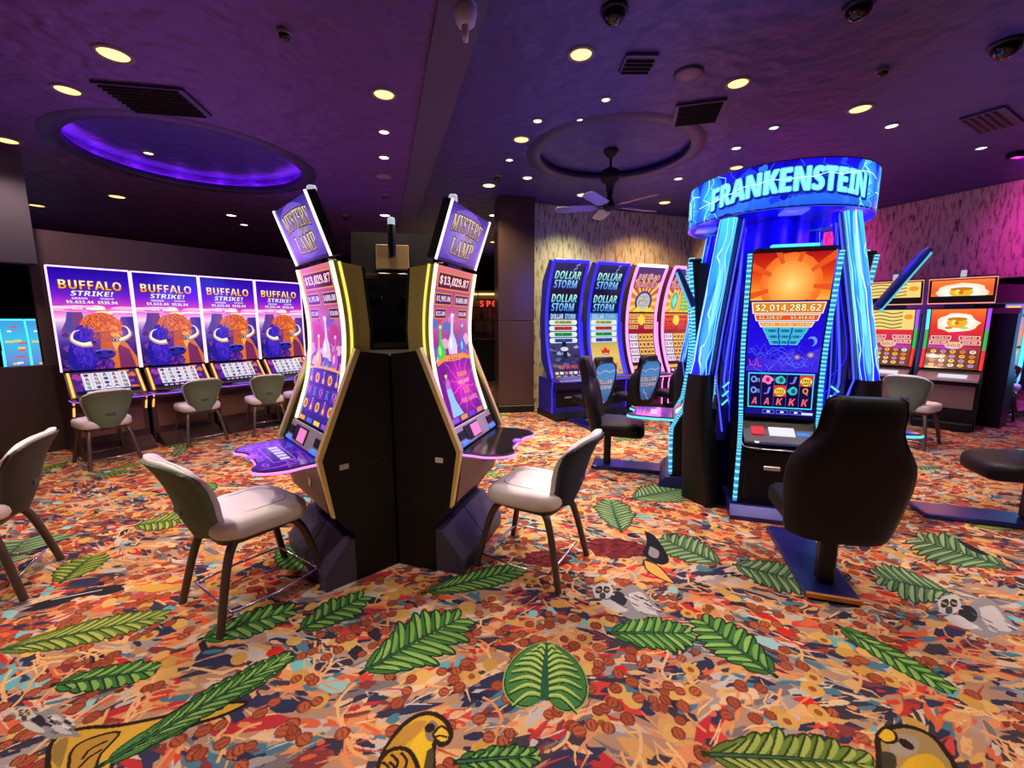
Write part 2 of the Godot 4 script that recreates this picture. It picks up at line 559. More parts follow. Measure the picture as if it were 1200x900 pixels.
func tex_lamp(open: bool) -> Image:
	var cv := Cv.new(320, 616, Color8(150, 60, 110))
	cv.grad(0, 0, 320, 616, [Color8(226, 120, 120), Color8(170, 70, 130), Color8(200, 100, 160), Color8(150, 50, 150), Color8(90, 30, 130), Color8(60, 20, 110), Color8(50, 20, 120)])
	for i in 26: cv.poly(wob(rng.randf() * 320, rng.randf_range(190, 400), 30, 22, 0.4, 9), [Color8(90, 110, 190), Color8(220, 130, 190), Color8(200, 70, 110), Color8(130, 80, 190), Color8(230, 170, 200)][i % 5])
	if open:
		flask(cv, 66, 300, 1.1, Color8(60, 210, 80), Color8(160, 250, 140))
		flask(cv, 256, 290, 1.0, Color8(60, 110, 220), Color8(150, 210, 255))
		flask(cv, 162, 270, 1.35, Color8(216, 210, 236), Color8(255, 240, 250))
	else:
		cv.poly(wob(90, 270, 60, 46, 0.1), Color8(200, 40, 90)); cv.poly(wob(240, 262, 50, 40, 0.1), Color8(190, 60, 130))
		flask(cv, 84, 330, 1.0, Color8(232, 170, 60), Color8(255, 226, 150))
		flask(cv, 160, 280, 1.3, Color8(220, 200, 230), Color8(255, 244, 255))
		flask(cv, 246, 330, 1.0, Color8(190, 90, 200), Color8(240, 190, 250))
	lamp_jackpots(cv)
	if open:
		cv.rect(0, 366, 320, 250, Color8(120, 20, 150))
		cv.halo(190, 470, 130, 118, Color8(140, 20, 160), Color8(255, 40, 230), 12)
		for i in 12: bolt(cv, Vector2(190, 470), Vector2(190, 470) + Vector2(150, 0).rotated(TAU * i / 12 + 0.2), 3, Color8(255, 110, 200))
		cv.line(spline([Vector2(20, 372), Vector2(110, 352), Vector2(210, 352), Vector2(310, 366)]), 16, Color8(240, 150, 40))
		write(cv, "MYSTERY", 164, 356, 160, 24, Color8(255, 210, 120), Color8(200, 40, 40), 2, -4, 0, "Droid Serif")
		# a lady's gown at the side
		cv.poly(PackedVector2Array([Vector2(50, 470), Vector2(86, 470), Vector2(96, 530), Vector2(126, 590), Vector2(34, 590), Vector2(46, 530)]), Color8(150, 200, 240))
		cv.poly(PackedVector2Array([Vector2(54, 436), Vector2(84, 436), Vector2(88, 476), Vector2(50, 476)]), Color8(190, 120, 200))
		cv.ell(68, 420, 11, 14, Color8(240, 200, 190)); cv.ell(66, 408, 15, 10, Color8(90, 40, 90)); cv.line([Vector2(56, 404), Vector2(52, 430), Vector2(58, 450)], 7, Color8(90, 40, 90))
		write(cv, "TOUCH", 206, 430, 88, 20, Color8(255, 190, 120), Color8(190, 20, 120), 2)
		write(cv, "THE LAMP", 206, 462, 110, 16, Color8(255, 210, 200), Color8(190, 20, 120), 1)
		write(cv, "10", 206, 500, 56, 34, Color8(255, 130, 160), Color8(170, 20, 140), 2)
		write(cv, "FREE GAMES", 216, 540, 150, 20, Color8(255, 160, 200), Color8(170, 20, 140), 1)
		cv.rect(0, 588, 320, 28, Color8(86, 40, 170))
		for k in 4: cv.rect(16 + k * 76, 592, 56, 19, [Color8(160, 80, 220), Color8(250, 150, 60), Color8(120, 60, 200), Color8(250, 130, 80)][k])
	else:
		cv.rect(0, 396, 320, 220, Color8(60, 40, 150))
		cv.line([Vector2(0, 398), Vector2(80, 388), Vector2(240, 388), Vector2(320, 398)], 10, Color8(240, 170, 90))
		for x in 5:
			for y in 3:
				var cx := 36.0 + x * 62
				var cy := 432.0 + y * 56
				cv.rect(cx - 28, cy - 25, 56, 50, [Color8(70, 50, 170), Color8(110, 50, 160)][(x + y) % 2])
				match (x * 2 + y * 3) % 4:
					0: flask(cv, cx, cy - 2, 0.4, Color8(240, 150, 110), Color8(255, 220, 190))
					1: write(cv, "K", cx, cy, 28, 34, Color8(110, 140, 250), Color8(30, 30, 110), 2, 0, 0, "Droid Serif")
					2: cv.ell(cx, cy, 20, 20, Color8(250, 190, 90)); cv.ell(cx, cy, 12, 12, Color8(200, 100, 60))
					3: write(cv, "Q", cx, cy, 30, 34, Color8(210, 130, 250), Color8(70, 20, 110), 2, 0, 0, "Droid Serif")
		cv.rect(0, 590, 320, 26, Color8(50, 40, 130))
		for k in 4: cv.rect(16 + k * 76, 594, 56, 17, [Color8(250, 170, 60), Color8(90, 110, 220), Color8(250, 210, 90), Color8(160, 80, 210)][k])
	return cv.done()

func tex_lamp_topper() -> Image:
	var cv := Cv.new(384, 232, Color8(80, 50, 160))
	cv.grad(0, 0, 384, 232, [Color8(66, 44, 150), Color8(126, 96, 214), Color8(150, 110, 220), Color8(90, 60, 180)])
	cv.halo(180, 110, 190, 110, Color8(126, 96, 214), Color8(188, 160, 240), 8)
	write(cv, "MYSTERY", 190, 66, 290, 66, Color8(250, 226, 160), Color8(50, 30, 90), 4, 10, 0, "Droid Serif", Color8(206, 170, 110))
	write(cv, "OF THE", 230, 114, 92, 20, Color8(250, 226, 180), Color8(50, 30, 90), 2, 0, 0, "Droid Serif")
	write(cv, "LAMP", 196, 162, 214, 66, Color8(250, 226, 160), Color8(50, 30, 90), 4, -6, 0, "Droid Serif", Color8(206, 170, 110))
	cv.rect(0, 222, 384, 10, Color8(50, 34, 110))
	return cv.done()

func tex_lamp_deck() -> Image:
	var cv := Cv.new(320, 256, Color8(58, 18, 150))
	cv.rect(12, 12, 296, 232, Color8(66, 22, 176))
	for i in 10: cv.line(spline([Vector2(rng.randf() * 320, rng.randf() * 256), Vector2(rng.randf() * 320, rng.randf() * 256), Vector2(rng.randf() * 320, rng.randf() * 256)]), 4, [Color8(170, 70, 250), Color8(240, 90, 220), Color8(110, 110, 255)][i % 3])
	cv.frame(70, 70, 180, 100, 5, Color8(200, 100, 255)); cv.rect(76, 76, 168, 88, Color8(50, 20, 140))
	for k in 5: cv.rect(84 + k * 32, 88, 24, 42, Color8(236, 228, 255))
	for k in 4: cv.ell(60 + k * 66, 204, 18, 15, Color8(200, 90, 250)); 
	for k in 4: cv.ell(60 + k * 66, 204, 12, 9, Color8(90, 40, 200))
	return cv.done()

func tex_castle() -> Image:
	# the tall game screen of the canopy machine: amber panel on top, prize ladder, blue night sky, reels
	var cv := Cv.new(384, 816, Color8(30, 14, 190))
	cv.grad(0, 0, 384, 270, [Color8(170, 20, 20), Color8(220, 60, 20), Color8(250, 140, 40), Color8(255, 206, 90)])
	cv.halo(192, 150, 150, 150, Color8(240, 110, 40), Color8(255, 214, 110), 14)
	for i in 9: cv.poly(PackedVector2Array([Vector2(192, 150), Vector2(192, 150) + Vector2(260, 0).rotated(TAU * i / 9), Vector2(192, 150) + Vector2(260, 0).rotated(TAU * i / 9 + 0.16)]), Color8(226, 84, 30))
	cv.halo(192, 150, 110, 110, Color8(250, 150, 60), Color8(255, 224, 130), 10)
	cv.rect(0, 226, 384, 5, Color8(20, 8, 60))
	cv.grad(0, 231, 384, 585, [Color8(40, 14, 170), Color8(30, 10, 210), Color8(36, 16, 220), Color8(20, 10, 150), Color8(10, 8, 70), Color8(8, 6, 50)])
	var tw := [366.0, 330.0, 286.0, 236.0, 200.0, 166.0]
	var yy := 234.0
	for r in 6:
		var hh: float = [60, 36, 31, 31, 28, 28][r]
		var w: float = tw[r]
		var w2: float = tw[r] - [18, 20, 30, 30, 26, 26][r]
		var outer: Color = Color8(255, 250, 220) if r < 3 else Color8(90, 220, 230)
		var inner: Color = [Color8(236, 130, 30), Color8(230, 80, 30), Color8(240, 150, 40), Color8(40, 170, 190), Color8(40, 160, 190), Color8(40, 160, 190)][r]
		cv.poly(PackedVector2Array([Vector2(192 - w / 2, yy), Vector2(192 + w / 2, yy), Vector2(192 + w2 / 2, yy + hh - 3), Vector2(192 - w2 / 2, yy + hh - 3)]), outer)
		cv.poly(PackedVector2Array([Vector2(192 - w / 2 + 6, yy + 4), Vector2(192 + w / 2 - 6, yy + 4), Vector2(192 + w2 / 2 - 5, yy + hh - 7), Vector2(192 - w2 / 2 + 5, yy + hh - 7)]), inner)
		var cy: float = yy + hh / 2 - 1
		match r:
			0: write(cv, "$2,014,288.62", 192, cy, 322, 40, Color8(255, 250, 190), Color8(120, 40, 10), 2)
			1:
				write(cv, "$3,329.57", 110, cy, 116, 18, Color8(255, 240, 170), Color8(110, 30, 10), 1)
				write(cv, "$1,414.02", 270, cy, 116, 18, Color8(255, 240, 170), Color8(110, 30, 10), 1)
			2:
				for k in 3: write(cv, ["$30.00", "$15.00", "$10.00"][k], 104 + k * 88, cy, 68, 14, Color8(255, 246, 200), Color8(120, 50, 10), 1)
			_:
				for k in 3:
					write(cv, [["1000", "500", "300"], ["200", "150", "125"], ["100", "75", "50"]][r - 3][k], 192 + (k - 1) * w2 * 0.33, cy, w2 * 0.18, 14, Color8(14, 30, 90))
					if k < 2: cv.rect(192 + (k - 0.5) * w2 * 0.33 - 3, yy, 6, hh - 3, Color8(30, 14, 190))
		yy += hh
	# landscape with a castle, moon and two lamps
	cv.poly(PackedVector2Array([Vector2(0, 560), Vector2(60, 500), Vector2(140, 520), Vector2(230, 470), Vector2(300, 500), Vector2(384, 450), Vector2(384, 580), Vector2(0, 580)]), Color8(60, 40, 220))
	for i in 26: bolt(cv, Vector2(rng.randf() * 384, rng.randf_range(440, 570)), Vector2(rng.randf() * 384, rng.randf_range(440, 570)), 2, [Color8(80, 90, 255), Color8(50, 20, 200), Color8(110, 130, 255)][i % 3], 0.3)
	cv.ell(334, 426, 26, 24, Color8(110, 150, 255)); cv.ell(324, 432, 22, 20, Color8(30, 16, 200))
	cv.halo(268, 506, 22, 17, Color8(60, 40, 190), Color8(255, 210, 160), 7); cv.halo(336, 494, 26, 20, Color8(60, 40, 190), Color8(255, 216, 170), 7)
	cv.line([Vector2(16, 520), Vector2(22, 548), Vector2(48, 552), Vector2(54, 512), Vector2(66, 552), Vector2(84, 556)], 6, Color8(230, 60, 110))
	# reels
	cv.rect(14, 588, 356, 178, Color8(70, 220, 250)); cv.rect(20, 594, 344, 166, Color8(16, 10, 60))
	for k in 4: cv.rect(20 + (k + 1) * 68.8 - 1, 594, 2, 166, Color8(110, 100, 220))
	for x in 5:
		for y in 3:
			var cx := 54.0 + x * 68.8
			var cy := 622.0 + y * 55
			var key := x * 3 + y
			if key in [7, 12]:
				cv.rect(cx - 33, cy - 27, 66, 56, Color8(220, 60, 40)); cv.ell(cx, cy + 6, 31, 22, Color8(255, 224, 90))
				write(cv, "FREE", cx, cy, 44, 13, Color8(90, 20, 10)); write(cv, "GAMES", cx, cy + 16, 52, 13, Color8(90, 20, 10))
			elif key in [0, 1]:
				cv.ell(cx - 8, cy, 17, 17, Color8(120, 150, 250)); cv.ell(cx - 8, cy, 9, 9, Color8(20, 14, 80)); write(cv, "n", cx + 16, cy + 4, 18, 20, Color8(120, 150, 250))
			elif key in [3]:
				cv.poly(wob(cx, cy, 30, 22, 0.2, 12), Color8(250, 130, 190)); cv.ell(cx, cy, 12, 12, Color8(160, 40, 90))
			elif key in [6, 10]:
				cv.poly(wob(cx, cy, 28, 22, 0.15, 12), Color8(60, 190, 190)); cv.ell(cx + 4, cy, 12, 12, Color8(20, 90, 110))
			elif key in [13]: write(cv, "Q", cx, cy, 30, 34, Color8(240, 150, 90), Color8(120, 40, 40), 2)
			elif key in [4, 9]: write(cv, "J", cx, cy, 26, 36, Color8(120, 120, 250), Color8(40, 30, 140), 2, 0, 0.3)
			else: write(cv, "K" if x > 1 else "A", cx, cy, 30, 34, Color8(240, 110, 130), Color8(120, 20, 60), 2, 0, 0.2)
	cv.rect(0, 770, 384, 30, Color8(24, 16, 130))
	for k in 3: cv.frame(100 + k * 76, 774, 66, 20, 2, Color8(130, 150, 255))
	for k in 3: cv.rect(124 + k * 76, 780, 18, 9, Color8(236, 240, 255))
	cv.rect(0, 800, 384, 16, Color8(10, 8, 40)); cv.rect(316, 782, 60, 12, Color8(210, 216, 240))
	return cv.done()

func tex_ring_sign() -> Image:
	# one quarter of the ring
	var cv := Cv.new(1024, 312, Color8(30, 20, 230))
	cv.grad(0, 0, 1024, 312, [Color8(26, 14, 220), Color8(30, 30, 236), Color8(30, 70, 240), Color8(40, 110, 250), Color8(40, 90, 240)])
	for i in 40:
		var c: Color = [Color8(20, 10, 200), Color8(30, 60, 240), Color8(50, 120, 250), Color8(16, 8, 170)][i % 4]
		cv.poly(wob(rng.randf() * 1024, rng.randf_range(0, 312), rng.randf_range(20, 70), rng.randf_range(12, 40), 0.35, 12), c)
	for x in [90, 930]:
		cv.halo(x, 150, 96, 190, Color8(40, 110, 246), Color8(70, 220, 255), 12)
	for i in 9: bolt(cv, Vector2(i * 110, 0), Vector2(i * 110 + rng.randf_range(-160, 160), 312), 3, Color8(60, 120, 255), 0.3)
	for k in 3:
		bolt(cv, Vector2(900 + k * 24, 0), Vector2(880 + k * 46, 312), 9 - k * 2, Color8(150, 245, 255), 0.35)
		bolt(cv, Vector2(80 + k * 30, 0), Vector2(60 + k * 50, 312), 9 - k * 2, Color8(150, 245, 255), 0.35)
	write(cv, "FRANKENSTEIN", 520, 152, 800, 150, Color8(20, 30, 150), Color8(20, 30, 150), 15, 40)
	write(cv, "FRANKENSTEIN", 512, 142, 800, 150, Color8(150, 246, 255), Color8(110, 226, 255), 7, 40)
	bolt(cv, Vector2(0, 190), Vector2(420, 110), 7, Color8(210, 250, 255), 0.12)
	bolt(cv, Vector2(420, 110), Vector2(1024, 100), 7, Color8(210, 250, 255), 0.1)
	return cv.done()

func tex_tube() -> Image:
	var cv := Cv.new(256, 512, Color8(30, 60, 240))
	cv.grad(0, 0, 256, 512, [Color8(70, 210, 255), Color8(50, 160, 255), Color8(36, 90, 250), Color8(26, 30, 236)])
	for i in 4:
		var x := 32.0 + i * 64
		for k in 9: cv.ell(x + rng.randf_range(-8, 8), 256 + rng.randf_range(-160, 160), 26 - k * 2.2, 170 - k * 12, Color8(40, 120, 252).lerp(Color8(130, 240, 255), k / 8.0))
	for k in 8:
		bolt(cv, Vector2(16 + k * 32, 0), Vector2(12 + k * 32, 512), [5, 3, 7, 3][k % 4], [Color8(150, 245, 255), Color8(200, 252, 255), Color8(236, 255, 255)][k % 3], 0.05)
	return cv.done()

func tex_dollar(alt: bool) -> Image:
	var cv := Cv.new(256, 640, Color8(10, 12, 46))
	cv.grad(0, 0, 256, 264, [Color8(36, 40, 110), Color8(18, 20, 70), Color8(12, 16, 60), Color8(10, 12, 50), Color8(10, 30, 90)])
	bolt(cv, Vector2(200, 0), Vector2(150, 60), 4, Color8(190, 210, 255), 0.3)
	for k in 2:
		var y := 70.0 + k * 124
		write(cv, "DOLLAR", 126, y, 214, 42, Color8(190, 250, 226), Color8(20, 60, 120), 4, 0, 0.12, "Droid Sans", Color8(110, 206, 216))
		write(cv, "STORM", 118, y + 48, 190, 42, Color8(150, 210, 250), Color8(20, 40, 120), 4, 0, 0.12, "Droid Sans", Color8(80, 150, 226))
	cv.rect(0, 264, 256, 8, Color8(6, 6, 16))
	if alt: cv.grad(0, 272, 256, 368, [Color8(60, 150, 220), Color8(120, 190, 240), Color8(100, 150, 230), Color8(220, 180, 90), Color8(236, 200, 110), Color8(230, 186, 90), Color8(200, 150, 70)])
	else: cv.grad(0, 272, 256, 368, [Color8(20, 40, 110), Color8(30, 60, 120), Color8(70, 66, 110), Color8(50, 44, 90), Color8(30, 30, 80)])
	write(cv, "DOLLAR", 74, 292, 104, 26, Color8(240, 250, 250), Color8(30, 90, 160), 2); write(cv, "STORM", 186, 292, 90, 26, Color8(190, 230, 250), Color8(30, 90, 160), 2)
	for k in 4:
		var y := 324.0 + k * 33
		for sx in [26, 230]: cv.ell(sx, y, 18, 14, Color8(236, 240, 240))
		cv.rect(32, y - 14, 192, 28, Color8(226, 236, 236))
		cv.rect(52, y - 10, 152, 20, [Color8(206, 206, 120), Color8(214, 70, 60), Color8(50, 170, 90), Color8(50, 90, 180)][k])
		write(cv, ["$1,000,000", "$10,431", "$1,250", "$50   $25"][k], 128, y, 128, 14, Color8(20, 20, 40))
	if alt:
		cv.poly(wob(130, 500, 30, 30, 0.06), Color8(226, 90, 50)); cv.ell(130, 516, 22, 26, Color8(240, 210, 180)); cv.ell(122, 510, 4, 5, Color8(40, 20, 20)); cv.ell(138, 510, 4, 5, Color8(40, 20, 20)); cv.line([Vector2(118, 526), Vector2(130, 531), Vector2(142, 526)], 3, Color8(160, 40, 40))
		cv.poly(PackedVector2Array([Vector2(88, 474), Vector2(110, 490), Vector2(130, 462), Vector2(150, 490), Vector2(172, 474), Vector2(164, 500), Vector2(96, 500)]), Color8(210, 50, 40))
	else:
		for i in 18: cv.poly(wob(rng.randf() * 256, rng.randf_range(460, 560), 26, 10, 0.4, 9), [Color8(90, 100, 150), Color8(40, 40, 80), Color8(150, 170, 210), Color8(70, 60, 110)][i % 4])
		cv.rect(112, 430, 34, 90, Color8(24, 22, 44)); cv.ell(128, 470, 34, 12, Color8(210, 220, 240))
	write(cv, "BUY-IN FREE", 140, 572, 160, 20, Color8(240, 100, 120), Color8(90, 10, 60), 1)
	for k in 6: cv.rect(16 + k * 40, 598, 30, 16, [Color8(250, 190, 160), Color8(240, 240, 250), Color8(220, 120, 130)][k % 3])
	for k in 4: cv.ell(40 + k * 58, 628, 22, 8, Color8(170, 190, 240))
	return cv.done()

func tex_gem(alt: bool) -> Image:
	var cv := Cv.new(256, 640, Color8(120, 30, 50))
	cv.grad(0, 0, 256, 264, [Color8(80, 40, 120), Color8(140, 50, 110), Color8(200, 80, 90), Color8(230, 150, 70), Color8(230, 170, 60)])
	write(cv, "BUFFALO", 130, 62, 206, 34, Color8(240, 190, 200), Color8(110, 20, 60), 3, 0, 0.1, "Droid Sans", Color8(220, 130, 150))
	write(cv, "DIAMOND", 124, 106, 206, 34, Color8(250, 170, 180), Color8(110, 20, 60), 3, 0, 0.1, "Droid Sans", Color8(220, 90, 120))
	for i in 16: cv.poly(PackedVector2Array([Vector2(128, 205), Vector2(128, 205) + Vector2(170, 0).rotated(TAU * i / 16), Vector2(128, 205) + Vector2(170, 0).rotated(TAU * i / 16 + 0.18)]), Color8(250, 210, 110))
	cv.rect(0, 0, 256, 40, Color8(90, 60, 120)); write(cv, "BUFFALO", 130, 62, 206, 34, Color8(240, 190, 200), Color8(110, 20, 60), 3, 0, 0.1); write(cv, "DIAMOND", 124, 106, 206, 34, Color8(250, 170, 180), Color8(110, 20, 60), 3, 0, 0.1)
	if alt:
		cv.ell(84, 196, 46, 64, Color8(240, 200, 80)); cv.ell(84, 196, 34, 52, Color8(60, 170, 150)); cv.poly(PackedVector2Array([Vector2(84, 150), Vector2(112, 196), Vector2(84, 240), Vector2(58, 196)]), Color8(110, 240, 200))
		for k in 5: cv.rect(150, 150 + k * 22, 90, 15, Color8(90, 200, 110))
	else:
		cv.ell(128, 204, 84, 62, Color8(70, 60, 110)); cv.ell(128, 204, 66, 50, Color8(190, 190, 220)); write(cv, "MEGA", 128, 186, 86, 22, Color8(250, 246, 200), Color8(80, 60, 90), 2); write(cv, "GRAND", 128, 214, 110, 24, Color8(250, 246, 200), Color8(80, 60, 90), 2)
		cv.poly(PackedVector2Array([Vector2(40, 262), Vector2(80, 228), Vector2(128, 250), Vector2(176, 228), Vector2(216, 262)]), Color8(250, 220, 90))
	cv.rect(0, 264, 256, 8, Color8(20, 6, 12))
	cv.grad(0, 272, 256, 110, [Color8(230, 150, 60), Color8(210, 60, 50), Color8(150, 20, 50)])
	for k in 3:
		for sx in [10, 160]: cv.rect(sx, 282 + k * 30, 86, 20, Color8(240, 200, 120) if not alt else Color8(230, 60, 60))
		write(cv, ["$8,231", "$1,204", "$50.00"][k], 53, 292 + k * 30, 70, 13, Color8(90, 10, 20)); write(cv, ["$604", "$25.00", "$10.00"][k], 203, 292 + k * 30, 70, 13, Color8(90, 10, 20))
	cv.poly(wob(128, 310, 34, 30, 0.1), Color8(250, 220, 80))
	cv.grad(0, 382, 256, 258, [Color8(170, 30, 70), Color8(110, 20, 60), Color8(70, 14, 50)])
	for x in 4:
		for y in 4: cv.rect(100 + x * 38, 392 + y * 44, 34, 38, Color8(244, 200, 100)); 
	for x in 4:
		for y in 4: cv.poly(wob(117 + x * 38, 411 + y * 44, 10, 9, 0.3, 7), [Color8(120, 40, 20), Color8(90, 30, 60)][(x + y) % 2])
	for y in 4: cv.rect(8, 392 + y * 44, 84, 38, Color8(236, 226, 240)); 
	for y in 4: write(cv, ["9 J A", "Q 10", "K A Q", "10 9"][y], 50, 411 + y * 44, 64, 20, Color8(120, 60, 140))
	cv.rect(0, 584, 256, 20, Color8(240, 190, 90))
	for k in 6: cv.rect(14 + k * 40, 612, 30, 18, [Color8(250, 210, 230), Color8(240, 120, 180)][k % 2])
	return cv.done()

func pot(cv: Cv, x: float, y: float, k: float) -> void:
	cv.poly(wob(x, y + 6 * k, 128 * k, 62 * k, 0.12, 20), Color8(255, 232, 206)); cv.poly(wob(x, y + 4 * k, 100 * k, 50 * k, 0.12, 20), Color8(255, 250, 240))
	cv.ell(x, y + 6 * k, 62 * k, 36 * k, Color8(240, 180, 40)); cv.ell(x, y - 18 * k, 60 * k, 12 * k, Color8(200, 120, 20)); cv.ell(x - 18 * k, y + 4 * k, 16 * k, 18 * k, Color8(255, 226, 110))
	cv.ell(x, y + 8 * k, 13 * k, 13 * k, Color8(210, 110, 20)); cv.ell(x - 46 * k, y + 40 * k, 24 * k, 9 * k, Color8(230, 130, 60)); cv.ell(x + 44 * k, y + 40 * k, 24 * k, 9 * k, Color8(190, 210, 90))

func tex_pot(top: bool, words: bool) -> Image:
	var cv := Cv.new(320, 160 if top else 400, Color8(230, 90, 40))
	cv.grad(0, 0, 320, 160 if top else 400, [Color8(250, 130, 60), Color8(240, 90, 40), Color8(250, 150, 90)] if top else [Color8(250, 120, 50), Color8(230, 60, 40), Color8(210, 30, 50), Color8(150, 60, 40), Color8(110, 60, 30)])
	if words:
		cv.rect(0, 0, 320, 140, Color8(246, 214, 120))
		cv.ell(280, 50, 30, 18, Color8(240, 150, 40))
		for k in 5: cv.line(spline([Vector2(12, 20 + k * 26), Vector2(90, 12 + k * 26), Vector2(170, 26 + k * 26), Vector2(240, 16 + k * 26)]), 7, Color8(90, 90, 60))
	else: pot(cv, 160, 84, 1.0)
	if not top:
		for q in [[76, 190, "$2,016.41"], [246, 190, "$812.05"], [70, 222, "$50.00"], [252, 222, "$20.00"]]:
			cv.rect(q[0] - 62, q[1] - 13, 124, 26, Color8(255, 226, 190)); cv.rect(q[0] - 56, q[1] - 9, 112, 18, Color8(180, 30, 40)); write(cv, q[2], q[0], q[1], 84, 13, Color8(255, 240, 210))
		cv.ell(160, 240, 56, 24, Color8(230, 200, 130)); write(cv, "GOLD", 160, 240, 80, 22, Color8(200, 50, 30), Color8(255, 230, 150), 1)
		for x in 5:
			for y in 4:
				cv.rect(16 + x * 59, 268 + y * 31, 54, 28, Color8(116, 60, 40)); cv.ell(43 + x * 59, 282 + y * 31, 19, 12, [Color8(240, 210, 110), Color8(250, 180, 60), Color8(230, 230, 220), Color8(180, 140, 210), Color8(226, 120, 80)][(x * 3 + y * 2) % 5]); cv.ell(43 + x * 59, 280 + y * 31, 8, 5, Color8(190, 110, 40))
	return cv.done()

func tex_far(kind: int) -> Image:
	var cv := Cv.new(128, 224, Color8(60, 120, 210))
	if kind == 0:
		cv.grad(0, 0, 128, 224, [Color8(90, 150, 240), Color8(150, 110, 230), Color8(230, 150, 130), Color8(90, 190, 220), Color8(60, 90, 200)])
		cv.rect(0, 70, 128, 6, Color8(20, 20, 80)); cv.rect(0, 142, 128, 6, Color8(20, 20, 80))
	else:
		cv.grad(0, 0, 128, 224, [Color8(70, 160, 230), Color8(60, 200, 240), Color8(110, 150, 220), Color8(40, 90, 180)])
	for i in 12: cv.rect(rng.randf_range(6, 80), rng.randf_range(8, 210), rng.randf_range(20, 46), 7, [Color8(240, 240, 250), Color8(250, 210, 110), Color8(220, 90, 120)][i % 3])
	return cv.done()

func tex_stripes(a: Color, b: Color) -> Image:
	var cv := Cv.new(8, 512, a, 1.0)
	for i in 64: cv.rect(0, i * 8, 8, 3, b)
	return cv.im

# ------------------------------------------------------------------ the carpet, drawn in metres: x -3.1..3.1, z -7.2..-1.0
const TILE := 6.2
const TX0 := -3.1
const TZ0 := -7.2
var cp: Cv
func c2(x: float, z: float) -> Vector2:
	return Vector2((x - TX0) / TILE * 2048.0, (z - TZ0) / TILE * 2048.0)
func g2(x: float, y: float) -> Vector2:
	var v := on_height(x, y)
	return c2(v.x, v.z)

# a shape of the pattern, given by its outline in the photograph and laid on the floor
func print_shape(pts: Array, c: Color, edge := Color(0, 0, 0, 0), ew := 3.0) -> void:
	var q := []
	for i in range(0, pts.size(), 2): q.append(g2(pts[i], pts[i + 1]))
	q.append(q[0])
	var sp := spline(q, 4)
	cp.poly(PackedVector2Array(sp), c)
	if edge.a > 0.0: cp.line(sp, ew, edge)

func ln_px(pts: Array, w: float, c: Color) -> void:
	var q := []
	for i in range(0, pts.size(), 2): q.append(g2(pts[i], pts[i + 1]))
	cp.line(spline(q, 4), w, c)

const LEAF_TONES := [[Color8(34, 58, 36), Color8(74, 132, 70), Color8(122, 176, 88), Color8(156, 200, 104)], [Color8(44, 62, 50), Color8(92, 134, 90), Color8(136, 170, 122), Color8(164, 190, 140)], [Color8(56, 66, 34), Color8(112, 142, 62), Color8(152, 176, 82), Color8(186, 198, 104)]]

func leaf(a: Vector2, b: Vector2, w: float, cut: float, tone: int) -> void:
	# a feathered leaf: fingers set along a midrib from stalk a to tip b
	var d := b - a
	var n := d.orthogonal().normalized()
	var u := d.normalized()
	var ln := d.length()
	var cols: Array = LEAF_TONES[tone]
	var m := int(clampf(ln / 15.0, 7, 17))
	var outs := []
	for i in m:
		var t := (i + 0.35) / m
		var wide := pow(sin(PI * clampf(0.10 + t * 0.86, 0, 1)), 0.7) * 0.5 * w
		for sd in [1.0, -1.0]:
			var vary := 1.0 - cut * rng.randf() * 0.9
			var s0: Vector2 = a + d * t
			var tipp: Vector2 = s0 + n * sd * wide * vary + u * ln * (0.16 + 0.05 * (1.0 - t))
			var half := ln / m * (0.62 if cut > 0.0 else 0.72)
			var mid: Vector2 = s0.lerp(tipp, 0.6) + u * ln * 0.012
			var side := (tipp - s0).normalized().orthogonal()
			outs.append([s0, mid, tipp, half, side])
	for q in outs: cp.line(spline([q[0], q[1], q[2]], 4), [q[3] * 1.3, q[3] * 1.7, q[3] * 1.95, q[3] * 2.0, q[3] * 1.95, q[3] * 1.8, q[3] * 1.5, q[3] * 1.1, 3.0], cols[0])
	for q in outs:
		var c: Color = cols[1].lerp(cols[0], rng.randf() * 0.18)
		cp.line(spline([q[0], q[1], q[2] - (q[2] - q[1]).normalized() * 2.5], 4), [q[3] * 1.1, q[3] * 1.4, q[3] * 1.6, q[3] * 1.65, q[3] * 1.6, q[3] * 1.4, q[3] * 1.1, q[3] * 0.7, 1.0], c)
	for q in outs:
		var o: Vector2 = u * q[3] * 0.34
		cp.line(spline([q[0] + o, q[1] + o, q[2].lerp(q[1], 0.2) + o * 0.4], 3), [1.0, q[3] * 0.5, q[3] * 0.7, q[3] * 0.7, q[3] * 0.6, q[3] * 0.4, 0.8], cols[2].lerp(cols[3], rng.randf()))
		cp.line(spline([q[0], q[1] - o * 0.6, q[2].lerp(q[1], 0.1) - o * 0.5], 3), 2.0, cols[0])
	cp.line([a - u * ln * 0.06, a.lerp(b, 0.5) + n * w * 0.02, a.lerp(b, 1.02)], [7.0, 5.5, 1.5], cols[0])
	cp.line([a, a.lerp(b, 0.5) + n * w * 0.02, a.lerp(b, 0.95)], [3.0, 2.4, 0.8], Color8(60, 110, 84))

